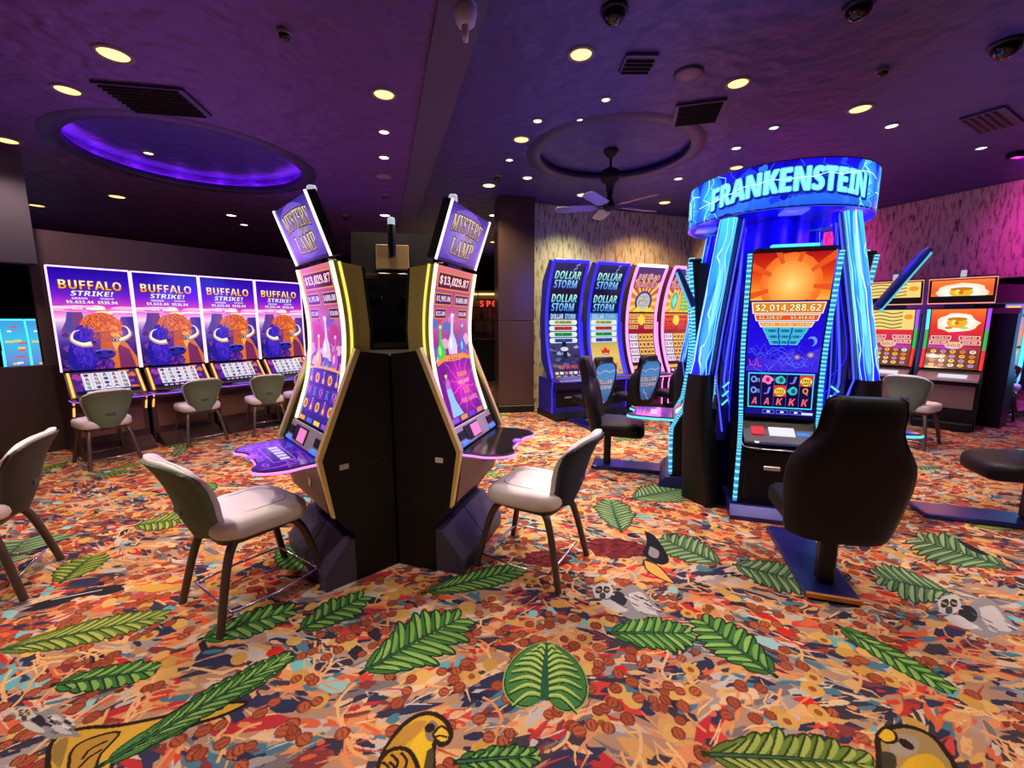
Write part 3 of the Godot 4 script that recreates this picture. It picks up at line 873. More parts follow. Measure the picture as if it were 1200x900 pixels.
func heart_leaf(a: Vector2, b: Vector2, w: float) -> void:
	var d := b - a
	var n := d.orthogonal().normalized()
	var cols: Array = LEAF_TONES[0]
	var shape := [[0.08, 0.03], [-0.04, 0.14], [-0.07, 0.28], [0.02, 0.42], [0.20, 0.50], [0.44, 0.50], [0.68, 0.41], [0.86, 0.27], [0.97, 0.11], [1.0, 0.0]]
	for ring in [[1.0, Color8(150, 186, 104)], [0.965, cols[0]], [0.94, cols[1]]]:
		var pts := []
		var mid := a.lerp(b, 0.48)
		for sd in [1.0, -1.0]:
			for i in shape.size():
				var q: Array = shape[i] if sd > 0 else shape[shape.size() - 1 - i]
				pts.append(mid + (a + d * q[0] + n * sd * w * q[1] - mid) * ring[0])
		pts.append(pts[0])
		cp.poly(PackedVector2Array(spline(pts, 3)), ring[1])
	for i in 9:
		var t := 0.10 + i * 0.088
		var reach: float = [0.36, 0.41, 0.43, 0.42, 0.39, 0.34, 0.28, 0.20, 0.12][i] * w
		var back: float = [-0.16, -0.08, 0.0, 0.06, 0.09, 0.10, 0.10, 0.09, 0.07][i]
		for sd in [1.0, -1.0]:
			var s0 := a + d * t
			var s2: Vector2 = a + d * (t + back) + n * sd * reach
			var s1: Vector2 = a + d * (t + back * 0.4 + 0.09) + n * sd * reach * 0.5
			cp.line(spline([s0, s1, s2], 4), [1.0, 4.0, 7.5, 9.5, 9.5, 8.5, 7.0, 4.0, 1.0], Color8(138, 184, 92))
			cp.line(spline([s0 + d * 0.022, s1 + d * 0.022, s2 + d * 0.016], 4), [1.0, 2.6, 3.4, 3.8, 3.6, 3.0, 2.4, 1.6, 0.8], Color8(186, 212, 112))
			cp.line(spline([s0 - d * 0.022, s1 - d * 0.028, s2 - d * 0.02], 4), 2.2, cols[0])
	cp.line([a + d * 0.06, a.lerp(b, 0.5) + n * w * 0.01, a.lerp(b, 0.97)], [12.0, 9.0, 2.5], Color8(48, 96, 72))

func beast(ox: float, oy: float, k: float) -> void:
	# a lemur of the pattern: (ox, oy) is its head in the photograph, k its size there
	var P := func(l: Array) -> Array:
		var o := []
		for n in range(0, l.size(), 2): o.append_array([ox + l[n] * k, oy + l[n + 1] * k])
		return o
	var pale := Color8(206, 202, 200)
	var grey := Color8(150, 148, 150)
	var dark := Color8(54, 52, 60)
	print_shape(P.call([20, 2, 38, -8, 56, 2, 72, 22, 84, 34, 60, 34, 40, 38, 24, 30, 14, 18]), grey)
	print_shape(P.call([34, 4, 50, 2, 62, 16, 70, 30, 50, 28, 38, 18]), pale)
	print_shape(P.call([10, 2, 24, 2, 32, 12, 26, 20, 12, 14]), dark)
	print_shape(P.call([-6, 14, 10, 12, 24, 20, 34, 26, 20, 28, 4, 22]), pale)
	for n in 16:
		var a := rng.randf_range(20, 70)
		var q := rng.randf_range(4, 30)
		ln_px(P.call([a, q, a + 5, q + 3, a + 10, q + 5]), 3.0, [dark, grey, Color8(230, 226, 222), Color8(112, 110, 116)][n % 4])
	for n in 12:
		var an := TAU * n / 12
		ln_px(P.call([cos(an) * 9, sin(an) * 6, cos(an) * 18, sin(an) * 11]), 6.0, [grey, pale, Color8(120, 118, 122)][n % 3])
	print_shape(P.call([-13, -2, -6, -9, 6, -9, 14, -1, 10, 8, 0, 11, -10, 7]), pale)
	print_shape(P.call([-8, -4, -2, -6, 0, 0, -5, 4, -9, 2]), dark)
	print_shape(P.call([3, -6, 9, -4, 9, 2, 4, 3, 1, -1]), dark)
	print_shape(P.call([-3, 3, 3, 3, 4, 9, 0, 11, -4, 9]), Color8(74, 70, 76))
	for sx in [-5, 6]:
		var e := g2(ox + sx * k, oy - 1 * k)
		cp.ell(e.x, e.y, 3.5, 3.5, Color8(226, 196, 120)); cp.ell(e.x, e.y, 1.6, 1.6, Color8(20, 18, 20))

func birds() -> void:
	var ink := Color8(52, 40, 34)
	# parrot by the heart-shaped leaf
	print_shape([440, 908, 447, 888, 457, 870, 470, 852, 488, 839, 505, 836, 520, 843, 528, 856, 526, 868, 517, 873, 511, 868, 507, 882, 502, 908], Color8(226, 182, 60), ink, 6.0)
	print_shape([452, 878, 470, 856, 488, 845, 500, 846, 490, 860, 476, 872, 462, 884], Color8(196, 150, 66))
	print_shape([480, 874, 494, 858, 504, 862, 506, 880, 500, 905, 486, 908], Color8(240, 200, 54))
	print_shape([497, 852, 506, 844, 514, 852, 508, 868, 500, 866], Color8(142, 128, 120))
	print_shape([507, 861, 517, 851, 527, 859, 524, 869, 515, 870], Color8(240, 202, 60), ink, 3.0)
	ln_px([508, 865, 515, 862, 524, 864], 2.5, ink)
	var eye := g2(504, 853)
	cp.ell(eye.x, eye.y, 6, 6, ink)
	print_shape([440, 908, 446, 890, 460, 878, 476, 878, 486, 890, 487, 908], Color8(204, 156, 52), ink, 5.0)
	for q in [[448, 893, 456, 900, 452, 908], [458, 884, 466, 892, 463, 902], [470, 882, 477, 892, 473, 903], [456, 893, 462, 899, 459, 907]]: ln_px(q, 3.0, ink)
	print_shape([500, 880, 508, 878, 506, 908, 496, 908], Color8(86, 78, 50))
	# long bird under the leaf at the left
	print_shape([56, 905, 58, 876, 72, 861, 100, 853, 140, 850, 200, 838, 250, 826, 290, 823, 262, 838, 222, 850, 180, 862, 140, 882, 122, 905], Color8(222, 178, 66), ink, 5.0)
	print_shape([80, 905, 84, 880, 104, 866, 140, 858, 118, 884, 108, 905], Color8(190, 150, 60), ink, 3.0)
	print_shape([60, 890, 64, 872, 80, 864, 76, 884, 70, 900], Color8(160, 132, 70))
	for q in [[96, 890, 106, 878, 126, 868], [92, 900, 104, 888, 120, 878], [180, 852, 220, 842, 262, 830]]: ln_px(q, 3.0, ink)
	# bird at the right
	print_shape([1030, 908, 1030, 884, 1029, 866, 1040, 854, 1062, 851, 1088, 860, 1106, 878, 1116, 908], Color8(176, 148, 96), ink, 6.0)
	print_shape([1052, 905, 1066, 888, 1092, 884, 1108, 905], Color8(228, 182, 50))
	print_shape([1042, 868, 1056, 860, 1076, 866, 1074, 882, 1056, 886, 1044, 880], Color8(170, 160, 146))
	print_shape([1027, 862, 1036, 853, 1048, 858, 1050, 868, 1038, 870], Color8(232, 192, 56), ink, 3.0)
	print_shape([1032, 880, 1048, 884, 1050, 900, 1036, 905], Color8(70, 66, 54))
	var e2 := g2(1062, 872)
	cp.ell(e2.x, e2.y, 7, 7, ink)
	# toucan
	print_shape([755, 622, 766, 627, 776, 640, 784, 656, 776, 662, 762, 656, 753, 648, 758, 636], Color8(40, 38, 48))
	print_shape([762, 640, 772, 646, 770, 654, 760, 650], Color8(150, 146, 150))
	print_shape([754, 656, 770, 662, 784, 676, 790, 684, 774, 678, 758, 668], Color8(226, 176, 92), ink, 3.0)
	print_shape([1118, 628, 1142, 632, 1168, 648, 1150, 650, 1130, 640], Color8(46, 44, 56))
	for q in [[26, 712, 60, 702, 100, 694, 70, 706], [60, 704, 110, 690, 150, 684, 104, 698], [20, 718, 48, 708, 84, 704, 50, 714], [100, 696, 130, 686, 146, 690, 120, 698]]: print_shape(q, Color8(48, 46, 56))
	ln_px([60, 703, 90, 697, 120, 691], 3.0, Color8(210, 206, 200))
	print_shape([150, 690, 178, 684, 205, 686, 180, 694], Color8(226, 178, 84))
	beast(706, 692, 0.9)
	beast(1112, 708, 1.05)
	beast(28, 836, 0.8)

func carpet_image() -> Image:
	cp = Cv.new(2048, 2048, Color8(190, 150, 120), 1.0)
	rng.seed = 4
	var pal := [Color8(40, 46, 78), Color8(52, 50, 66), Color8(70, 124, 146), Color8(122, 114, 118), Color8(168, 160, 156), Color8(206, 198, 190), Color8(240, 206, 162), Color8(240, 186, 120), Color8(228, 172, 96), Color8(240, 150, 92), Color8(228, 104, 62), Color8(222, 64, 54), Color8(196, 46, 52), Color8(132, 54, 56), Color8(62, 54, 66), Color8(46, 50, 82)]
	# ground: brushed strokes of many colours, mostly along one way, that gather into drifts
	var drift := FastNoiseLite.new()
	drift.seed = 9; drift.frequency = 0.008; drift.fractal_octaves = 3
	var drift2 := FastNoiseLite.new()
	drift2.seed = 31; drift2.frequency = 0.004
	for i in 21000:
		var big := 1.9 - 1.4 * minf(1.0, i / 13000.0)
		var x := rng.randf() * 2080 - 16
		var y := rng.randf() * 2080 - 16
		var v := drift.get_noise_2d(x, y)
		var c: Color = pal[rng.randi() % pal.size()]
		if rng.randf() < 0.72: c = pal[clampi(int((v * 1.15 + 0.52 + rng.randf_range(-0.14, 0.14)) * pal.size()), 0, pal.size() - 1)]
		var an := drift2.get_noise_2d(x, y) * 1.6 + rng.randf_range(-0.35, 0.35)
		c = c.lerp(Color8(206, 186, 176), 0.10)
		cp.poly(wob(x, y, rng.randf_range(9, 30) * big, rng.randf_range(3.5, 9) * big, 0.4, 8, an), c)
	# turquoise and dark flecks
	for i in 300: cp.poly(wob(rng.randf() * 2048, rng.randf() * 2048, rng.randf_range(8, 24), rng.randf_range(7, 14), 0.3, 9, rng.randf()), [Color8(126, 204, 208), Color8(104, 184, 196), Color8(160, 214, 212)][i % 3])
	for i in 300: cp.poly(wob(rng.randf() * 2048, rng.randf() * 2048, rng.randf_range(8, 26), rng.randf_range(5, 12), 0.35, 9, rng.randf()), [Color8(216, 54, 50), Color8(232, 96, 60), Color8(44, 46, 72), Color8(54, 50, 62)][i % 4])
	# fine pale strokes
	for i in 2600:
		var p := Vector2(rng.randf() * 2048, rng.randf() * 2048)
		var an := drift2.get_noise_2d(p.x, p.y) * 1.6 + rng.randf_range(-0.4, 0.4)
		cp.line([p, p + Vector2(rng.randf_range(8, 26), rng.randf_range(-3, 3)).rotated(an), p + Vector2(rng.randf_range(28, 46), 0).rotated(an)], [1.0, 2.8, 0.8], [Color8(244, 206, 156), Color8(238, 164, 108), Color8(216, 206, 196), Color8(200, 70, 56)][i % 4])
	# vines
	for i in 900:
		var p := Vector2(rng.randf() * 2048, rng.randf() * 2048)
		var dir := rng.randf() * TAU
		var pts := [p]
		for k in rng.randi_range(3, 5):
			dir += rng.randf_range(-0.9, 0.9)
			p += Vector2(rng.randf_range(14, 27), 0).rotated(dir)
			pts.append(p)
		var sp := spline(pts, 4)
		var vc: Color = [Color8(238, 180, 122), Color8(246, 196, 136), Color8(230, 156, 104), Color8(240, 184, 116)][i % 4]
		cp.line(sp, 4.0, vc)
		for k in 2:
			var q: Vector2 = sp[4 + k * 5]
			var bd = dir + [1.0, -0.9][k]
			cp.line([q, q + Vector2(14, 0).rotated(bd), q + Vector2(30, 5).rotated(bd + 0.3)], [4.0, 3.2, 1.4], vc)
	# mustard discs and rust seeds, in drifts
	for i in 900:
		var x := rng.randf() * 2048
		var y := rng.randf() * 2048
		if drift2.get_noise_2d(x + 500, y) < -0.25: continue
		cp.ell(x, y, rng.randf_range(9, 15), rng.randf_range(9, 14), [Color8(222, 176, 92), Color8(230, 186, 104), Color8(212, 166, 84)][i % 3], rng.randf(), 16)
		if i % 3 == 0: cp.ell(x, y, 5, 5, Color8(166, 92, 60), 0, 10)
	for i in 5200:
		var x := rng.randf() * 2048
		var y := rng.randf() * 2048
		if drift2.get_noise_2d(x + 900, y + 300) < -0.14: continue
		var r := rng.randf_range(7.0, 9.8)
		cp.ell(x, y, r, r, Color8(124, 62, 46), 0, 14)
		cp.ell(x, y, r - 1.2, r - 1.2, [Color8(178, 94, 66), Color8(168, 86, 60), Color8(188, 102, 72)][i % 3], 0, 12)
		var rot := rng.randf() * TAU
		for k in [-0.5, 0.05, 0.55]:
			var o := Vector2(k * r, 0)
			cp.line([Vector2(x, y) + (o + Vector2(0, -r * 0.6)).rotated(rot), Vector2(x, y) + (o * 1.5).rotated(rot), Vector2(x, y) + (o + Vector2(0, r * 0.6)).rotated(rot)], 1.2, Color8(130, 64, 46))
	# dark maroon pools with small scales
	for q in [[722, 642, 66, 44], [640, 655, 50, 30]]:
		var c := g2(q[0], q[1])
		cp.poly(wob(c.x, c.y, q[2], q[3], 0.15, 24), Color8(112, 46, 52))
		for i in 60: cp.poly(wob(c.x + rng.randf_range(-0.8, 0.8) * q[2], c.y + rng.randf_range(-0.75, 0.75) * q[3], 7, 4, 0.2, 7), [Color8(138, 60, 62), Color8(92, 38, 46)][i % 2])
	# leaves where the photograph has them, then others over the rest of the pattern
	for l in [[428, 786, 536, 726, 74, 0.3, 0], [122, 895, 326, 776, 34, 0.25, 0], [0, 762, 180, 724, 26, 0.1, 2], [66, 802, 176, 786, 26, 0.12, 0], [238, 748, 338, 716, 34, 0.2, 0], [352, 738, 424, 700, 36, 0.25, 0], [716, 742, 806, 742, 46, 0.3, 0], [906, 790, 824, 728, 46, 0.05, 0], [985, 735, 1104, 803, 20, 0.0, 0], [1178, 664, 1078, 632, 42, 0.2, 1], [1112, 694, 1030, 676, 40, 0.25, 1], [862, 662, 940, 682, 40, 0.25, 1], [500, 694, 606, 668, 26, 0.15, 0], [842, 660, 778, 632, 36, 0.25, 1], [832, 884, 1010, 895, 70, 0.3, 2], [536, 893, 626, 886, 36, 0.35, 0], [158, 616, 214, 608, 20, 0.2, 2], [72, 682, 108, 652, 22, 0.1, 2], [728, 622, 716, 588, 40, 0.3, 1], [742, 584, 796, 574, 24, 0.1, 1], [0, 640, 30, 628, 16, 0.1, 2], [182, 560, 240, 548, 14, 0.2, 2], [330, 640, 356, 662, 30, 0.1, 0], [1090, 560, 1150, 568, 18, 0.2, 1]]:
		var a := g2(l[0], l[1])
		var b := g2(l[2], l[3])
		var mid := Vector2((l[0] + l[2]) / 2.0, (l[1] + l[3]) / 2.0)
		var dn: Vector2 = (Vector2(l[2], l[3]) - Vector2(l[0], l[1])).orthogonal().normalized() * l[4] * 0.5
		var w := g2(mid.x + dn.x, mid.y + dn.y).distance_to(g2(mid.x - dn.x, mid.y - dn.y))
		leaf(a, b, w, l[5], l[6])
	for i in 34:
		var p := Vector2(rng.randf() * 2048, rng.randf_range(0, 1250))
		var an := rng.randf() * TAU
		leaf(p, p + Vector2(rng.randf_range(80, 130), 0).rotated(an), rng.randf_range(36, 60), rng.randf_range(0.0, 0.3), rng.randi() % 3)
	birds()
	leaf(g2(122, 895), g2(326, 776), 42, 0.25, 0)
	heart_leaf(g2(638, 826), g2(641, 752), g2(589, 795).distance_to(g2(686, 795)))
	return cp.im

# ------------------------------------------------------------------ seats
func make_stool(label: String) -> Node3D:
	# low-backed chair, looks along +z
	var t := thing("casino_chair", label, "chair", Vector3.ZERO, 0, "upholstered chairs at the machines")
	var seat := MB.new()
	var loops := []
	for q in [[0.425, 0.80], [0.435, 0.93], [0.455, 0.985], [0.49, 1.0], [0.515, 0.985], [0.53, 0.93], [0.537, 0.80], [0.54, 0.5]]:
		var l := []
		for v in rrect(0.47 * q[1], 0.47 * q[1], 0.11 * q[1], 5):
			var f: float = v.y / 0.235
			l.append(Vector3(v.x * (1.0 - 0.10 * maxf(0.0, -f)), q[0] - 0.022 * f * f * absf(f) * (1.0 if f > 0 else -0.4), v.y + 0.02))
		loops.append(l)
	seat.loft(loops)
	part(seat, "seat", M.vinyl, t)
	var welt := MB.new()
	var wl := []
	for v in rrect(0.30, 0.30, 0.10, 6): wl.append(Vector3(v.x, 0.5405 - 0.006 * absf(v.y) / 0.15, v.y + 0.03))
	part(welt.tube(wl, 0.0028, 6, true), "seam", M.vinyl_seam, t)
	var pan := MB.new()
	part(pan.slab(rrect(0.36, 0.36, 0.08), 0.405, 0.426), "seat_pan", M.leg_metal, t)
	# back: horizontal sections from the waist up
	var heights := [0.44, 0.50, 0.56, 0.64, 0.72, 0.79, 0.835, 0.862, 0.876, 0.882, 0.884]
	var widths := [0.24, 0.29, 0.335, 0.385, 0.425, 0.45, 0.458, 0.45, 0.435, 0.42, 0.41]
	var zs := [-0.205, -0.225, -0.245, -0.262, -0.285, -0.315, -0.343, -0.36, -0.369, -0.373, -0.375]
	var drop := [0.0, 0.0, 0.0, 0.0, 0.006, 0.022, 0.04, 0.052, 0.058, 0.06, 0.06]
	var pad := []
	var shell := []
	for i in heights.size():
		var w: float = widths[i] * 0.5
		var thick: float = [0.045, 0.055, 0.06, 0.062, 0.062, 0.062, 0.06, 0.052, 0.038, 0.02, 0.004][i]
		var l := []
		var s := []
		var n := 9
		for k in n:
			var u := -1.0 + 2.0 * k / (n - 1)
			l.append(Vector3(u * w, heights[i] - drop[i] * pow(absf(u), 4), zs[i] + thick * 0.5 * sqrt(maxf(0, 1.0 - pow(absf(u), 5))) + 0.075 * u * u))
		for k in n:
			var u := 1.0 - 2.0 * k / (n - 1)
			l.append(Vector3(u * w * 1.0, heights[i] - drop[i] * pow(absf(u), 4), zs[i] - thick * 0.5 * sqrt(maxf(0, 1.0 - pow(absf(u), 5))) + 0.075 * u * u))
		pad.append(l)
		if i < heights.size() - 3:
			for k in n:
				var u := (-1.0 + 2.0 * k / (n - 1)) * 0.93
				s.append(Vector3(u * w, heights[i] - drop[i] * pow(absf(u), 4), zs[i] - thick * 0.2 + 0.075 * u * u))
			for k in n:
				var u := (1.0 - 2.0 * k / (n - 1)) * 0.93
				s.append(Vector3(u * w, heights[i] - drop[i] * pow(absf(u), 4), zs[i] - thick * 0.5 - 0.012 * sqrt(maxf(0, 1.0 - pow(absf(u), 6))) + 0.075 * u * u))
			shell.append(s)
	part(MB.new().loft(pad), "backrest", M.vinyl, t)
	var bs := part(MB.new().loft(shell), "back_panel", M.green_fabric, t)
	bs.set_meta("label", "grey green fabric panel on the rear of the backrest")
	part(MB.new().box(Vector3(0, 0.60, -0.2945), Vector3(0.085, 0.035, 0.006), 0.003), "badge", M.badge, t)
	for sx in [-1, 1]:
		for sz in [-1, 1]:
			var fz = 0.02 + sz * 0.12
			var p := spline([Vector3(sx * 0.13, 0.415, fz), Vector3(sx * 0.16, 0.40, fz + sz * 0.04), Vector3(sx * 0.185, 0.30, fz + sz * 0.085), Vector3(sx * 0.225, 0.0, fz + sz * 0.155)], 4)
			part(MB.new().tube(p, range(13).map(func(i): return 0.0245 - i * 0.0005), 8), "leg", M.leg_metal, t)
	var ring := []
	for q in [[0.214, 0.245], [-0.214, 0.245], [-0.235, 0.0], [-0.214, -0.21], [0.214, -0.21], [0.235, 0.0]]: ring.append(Vector3(q[0], 0.085, q[1] + 0.02))
	part(MB.new().tube(ring, 0.0075, 6, true), "foot_ring", M.chrome, t)
	return t

func make_high_chair(label: String, bar_len: float) -> Node3D:
	var t := thing("gaming_chair", label, "chair", Vector3.ZERO, 0, "black high-backed gaming chairs")
	part(MB.new().box(Vector3(0, 0.02, bar_len * 0.5 - 0.14), Vector3(0.26, 0.04, bar_len), 0.008), "base_plate", M.blue_metal, t)
	part(MB.new().box(Vector3(0, 0.028, -0.147), Vector3(0.26, 0.03, 0.018), 0.004), "end_strip", M.brass, t)
	part(MB.new().box(Vector3(0, 0.22, 0), Vector3(0.085, 0.36, 0.07), 0.012), "post", M.black_metal, t)
	var seat := []
	for q in [[0.37, 0.72], [0.38, 0.90], [0.41, 0.985], [0.45, 1.0], [0.485, 0.98], [0.505, 0.90], [0.512, 0.72], [0.514, 0.4]]:
		var l := []
		for v in rrect(0.50 * q[1], 0.52 * q[1], 0.13 * q[1], 5):
			var f: float = v.y / 0.26
			l.append(Vector3(v.x, q[0] - 0.035 * maxf(0, f) * f * f, v.y + 0.10))
		seat.append(l)
	part(MB.new().loft(seat), "seat", M.black_leather, t)
	var H := [0.33, 0.35, 0.40, 0.52, 0.66, 0.74, 0.80, 0.86, 0.92, 0.97, 1.06, 1.12, 1.14]
	var W := [0.40, 0.47, 0.50, 0.535, 0.565, 0.56, 0.535, 0.47, 0.395, 0.36, 0.35, 0.33, 0.27]
	var back := []
	var n := 11
	for i in H.size():
		var l := []
		var w: float = W[i] * 0.5
		var th: float = 0.065 if i in [0, 12] else (0.10 if i in [1, 11] else 0.13)
		var z: float = -0.10 - 0.16 * (H[i] - 0.33) / 0.8
		for k in n:
			var u := -1.0 + 2.0 * k / (n - 1)
			l.append(Vector3(u * w, H[i], z + th * 0.5 * pow(maxf(0, 1.0 - pow(absf(u), 6)), 0.5) + 0.05 * u * u * (1.0 if i < 8 else 0.4)))
		for k in n:
			var u := 1.0 - 2.0 * k / (n - 1)
			l.append(Vector3(u * w, H[i], z - th * 0.5 * pow(maxf(0, 1.0 - pow(absf(u), 5)), 0.5) + 0.03 * u * u))
		back.append(l)
	part(MB.new().loft(back), "backrest", M.black_leather, t)
	var cush := []
	for q in [[0.93, 0.20], [0.95, 0.27], [1.0, 0.29], [1.06, 0.28], [1.09, 0.20]]:
		var l := []
		var z: float = -0.10 - 0.16 * (q[0] - 0.33) / 0.8 + 0.055
		for v in rrect(q[1], 0.06, 0.028, 3): l.append(Vector3(v.x, q[0], z + v.y))
		cush.append(l)
	part(MB.new().loft(cush), "headrest", M.black_leather, t)
	return t

func back_display(t: Node3D, lit: StandardMaterial3D) -> void:
	# picture panel let into the rear of a gaming chair's back
	var prof := [Vector2(0.10, 1.07), Vector2(0.17, 1.0), Vector2(0.19, 0.9), Vector2(0.19, 0.8), Vector2(0.16, 0.62), Vector2(0.11, 0.46), Vector2(0.07, 0.42)]
	var mb := MB.new()
	for i in prof.size() - 1:
		var q := []
		for e in [[0, -1], [0, 1], [1, 1], [1, -1]]:
			var p: Vector2 = prof[i + e[0]]
			q.append([Vector3(p.x * e[1], p.y, -0.10 - 0.16 * (p.y - 0.33) / 0.8 - 0.07), Vector2(0.5 - p.x * e[1] / 0.4, (1.07 - p.y) / 0.65)])
		mb.tri(q[0][0], q[1][0], q[2][0], q[0][1], q[1][1], q[2][1])
		mb.tri(q[0][0], q[2][0], q[3][0], q[0][1], q[2][1], q[3][1])
	part(mb, "back_picture", lit, t)
	var rim := []
	for p in prof: rim.append(Vector3(p.x, p.y, -0.10 - 0.16 * (p.y - 0.33) / 0.8 - 0.07))
	for i in range(prof.size() - 1, -1, -1): rim.append(Vector3(-prof[i].x, prof[i].y, -0.10 - 0.16 * (prof[i].y - 0.33) / 0.8 - 0.07))
	part(MB.new().tube(rim, 0.012, 6, true), "picture_rim", M.black_leather, t)

# ------------------------------------------------------------------ curved-screen machine of the three-sided pod; local origin is the pod's middle, front along +z
func edge_path(prof: Array, x: float, dz: float) -> Array:
	var o := []
	for p in prof: o.append(Vector3(x, p.y, p.x + dz))
	return o

func tongue(w: float, z0: float, z1: float) -> PackedVector2Array:
	var p := PackedVector2Array()
	for q in spline([Vector2(w, z0), Vector2(w, z0 + 0.10), Vector2(w * 1.02, z0 + 0.18), Vector2(w * 0.9, z1 - 0.05), Vector2(w * 0.66, z1 - 0.01), Vector2(w * 0.42, z1 - 0.05), Vector2(w * 0.0, z1 - 0.06), Vector2(-w * 0.42, z1 - 0.05), Vector2(-w * 0.66, z1 - 0.01), Vector2(-w * 0.9, z1 - 0.05), Vector2(-w * 1.02, z0 + 0.18), Vector2(-w, z0 + 0.10), Vector2(-w, z0)], 3): p.append(q)
	return p

func lamp_machine(label: String, at: Vector3, turn: float, main: Material, deck: Material) -> Node3D:
	var t := thing("slot_machine", label, "slot machine", at, turn, "machines of the three-sided pod")
	part(MB.new().prism(PackedVector2Array([Vector2(0.207, 0.0), Vector2(0.46, 0.0), Vector2(0.46, 0.28), Vector2(0.555, 0.42), Vector2(0.605, 0.735), Vector2(0.43, 0.86), Vector2(0.30, 1.20), Vector2(0.27, 1.30), Vector2(0.207, 1.31)]), -0.299, 0.299), "cabinet", M.black_panel, t)
	for sx in [-1.0, 1.0]:
		part(MB.new().prism(PackedVector2Array([Vector2(0.207, 0.0), Vector2(0.46, 0.0), Vector2(0.46, 0.28), Vector2(0.57, 0.43), Vector2(0.625, 0.765), Vector2(0.39, 1.335), Vector2(0.207, 1.31)]), minf(sx * 0.300, sx * 0.347), maxf(sx * 0.300, sx * 0.347)), "side_panel", M.black_panel, t)
	for sx in [-1.0, 1.0]:
		var tr := part(MB.new().prism(PackedVector2Array([Vector2(0.585, 0.43), Vector2(0.572, 0.43), Vector2(0.622, 0.765), Vector2(0.385, 1.34), Vector2(0.41, 1.352), Vector2(0.648, 0.77)]), sx * 0.355 - 0.02, sx * 0.355 + 0.02), "side_trim", M.champagne, t)
		tr.set_meta("label", "pale gold metal edge strip")
		var foot := part(MB.new().prism(PackedVector2Array([Vector2(0.462, 0.0), Vector2(0.64, 0.0), Vector2(0.64, 0.085), Vector2(0.50, 0.26), Vector2(0.462, 0.26)]), 0.004 if sx > 0 else -0.345, 0.345 if sx > 0 else -0.004), "footrest", M.foot_metal, t)
		for k in 9: part(MB.new().box(Vector3(sx * 0.349, 0.46 + k * 0.035, 0.32), Vector3(0.006, 0.012, 0.13)), "vent_slat", M.black_metal, t)
	part(MB.new().prism(PackedVector2Array([Vector2(0.574, 0.44), Vector2(0.59, 0.44), Vector2(0.634, 0.735), Vector2(0.618, 0.735)]), -0.31, 0.31), "lower_door", M.door_panel, t)
	part(MB.new().box(Vector3(0.12, 0.58, 0.614), Vector3(0.03, 0.05, 0.012), 0.003), "door_lock", M.chrome, t)
	part(MB.new().box(Vector3(-0.349, 0.70, 0.50), Vector3(0.004, 0.03, 0.05)), "sticker", M.white_print, t)
	part(MB.new().box(Vector3(0.349, 0.70, 0.50), Vector3(0.004, 0.03, 0.05)), "sticker", M.white_print, t)
	# fascia above the deck
	var fb := Basis(Vector3.RIGHT, -0.42)
	var fas := part(MB.new().box(Vector3(0, 0.815, 0.585), Vector3(0.60, 0.13, 0.02), 0.004, fb), "fascia", M.silver, t)
	part(MB.new().box(Vector3(-0.07, 0.82, 0.596), Vector3(0.22, 0.095, 0.008), 0.002, fb), "display_bezel", M.black_metal, fas)
	part(MB.new().box(Vector3(-0.03, 0.82, 0.601), Vector3(0.12, 0.078, 0.004), 0.0, fb), "player_display", M.pink_screen, fas)
	part(MB.new().box(Vector3(-0.135, 0.80, 0.602), Vector3(0.06, 0.028, 0.004), 0.0, fb), "red_light", M.red_light, fas)
	for sx in [-1, 1]: part(MB.new().box(Vector3(sx * 0.235, 0.825, 0.596), Vector3(0.09, 0.05, 0.008), 0.002, fb), "reader", M.black_metal, fas)
	for sx in [-1, 1]: part(MB.new().box(Vector3(sx * 0.225, 0.775, 0.612), Vector3(0.10, 0.022, 0.03), 0.003, fb), "bill_slot_light", M.blue_light, fas)
	# button deck
	var tg := tongue(0.32, 0.60, 0.93)
	var dk := part(MB.new().slab(tg, 0.725, 0.748), "button_deck", M.black_metal, t)
	var inset := PackedVector2Array()
	for v in tg: inset.append(Vector2(v.x * 0.95, 0.76 + (v.y - 0.76) * 0.93))
	part(MB.new().slab(inset, 0.748, 0.7495), "deck_screen", deck, dk)
	var rim := []
	for v in tg: rim.append(Vector3(v.x, 0.735, v.y))
	part(MB.new().tube(rim, 0.008, 6), "deck_light", M.neon_pink, dk)
	part(MB.new().lathe([Vector2(0.03, 0.7495), Vector2(0.03, 0.757), Vector2(0.022, 0.762), Vector2(0, 0.762)], 20, Vector3(0.0, 0, 0.87)), "spin_button", M.neon_violet, dk)
	# tall curved screen
	var curve := spline([Vector2(0.478, 1.815), Vector2(0.445, 1.62), Vector2(0.432, 1.45), Vector2(0.44, 1.29), Vector2(0.475, 1.10), Vector2(0.548, 0.88)], 4)
	var hp := PackedVector2Array()
	for p in curve: hp.append(p - Vector2(0.006, 0))
	for q in [Vector2(0.43, 0.86), Vector2(0.30, 1.20), Vector2(0.29, 1.45), Vector2(0.32, 1.80)]: hp.append(q)
	part(MB.new().prism(hp, -0.295, 0.295), "screen_housing", M.champagne_dark, t)
	part(MB.new().prism(PackedVector2Array([Vector2(0.318, 1.80), Vector2(0.288, 1.45), Vector2(0.296, 1.345), Vector2(0.262, 1.345), Vector2(0.258, 1.45), Vector2(0.29, 1.80)]), -0.27, 0.27), "rear_cover", M.black_panel, t)
	for sx in [-1, 1]: part(MB.new().box(Vector3(sx * 0.12, 1.66, 0.274), Vector3(0.09, 0.035, 0.02), 0.006, Basis(Vector3.RIGHT, 0.08)), "rear_handle", M.black_metal, t)
	part(MB.new().sheet(curve, 0.272, 4), "screen", main, t)
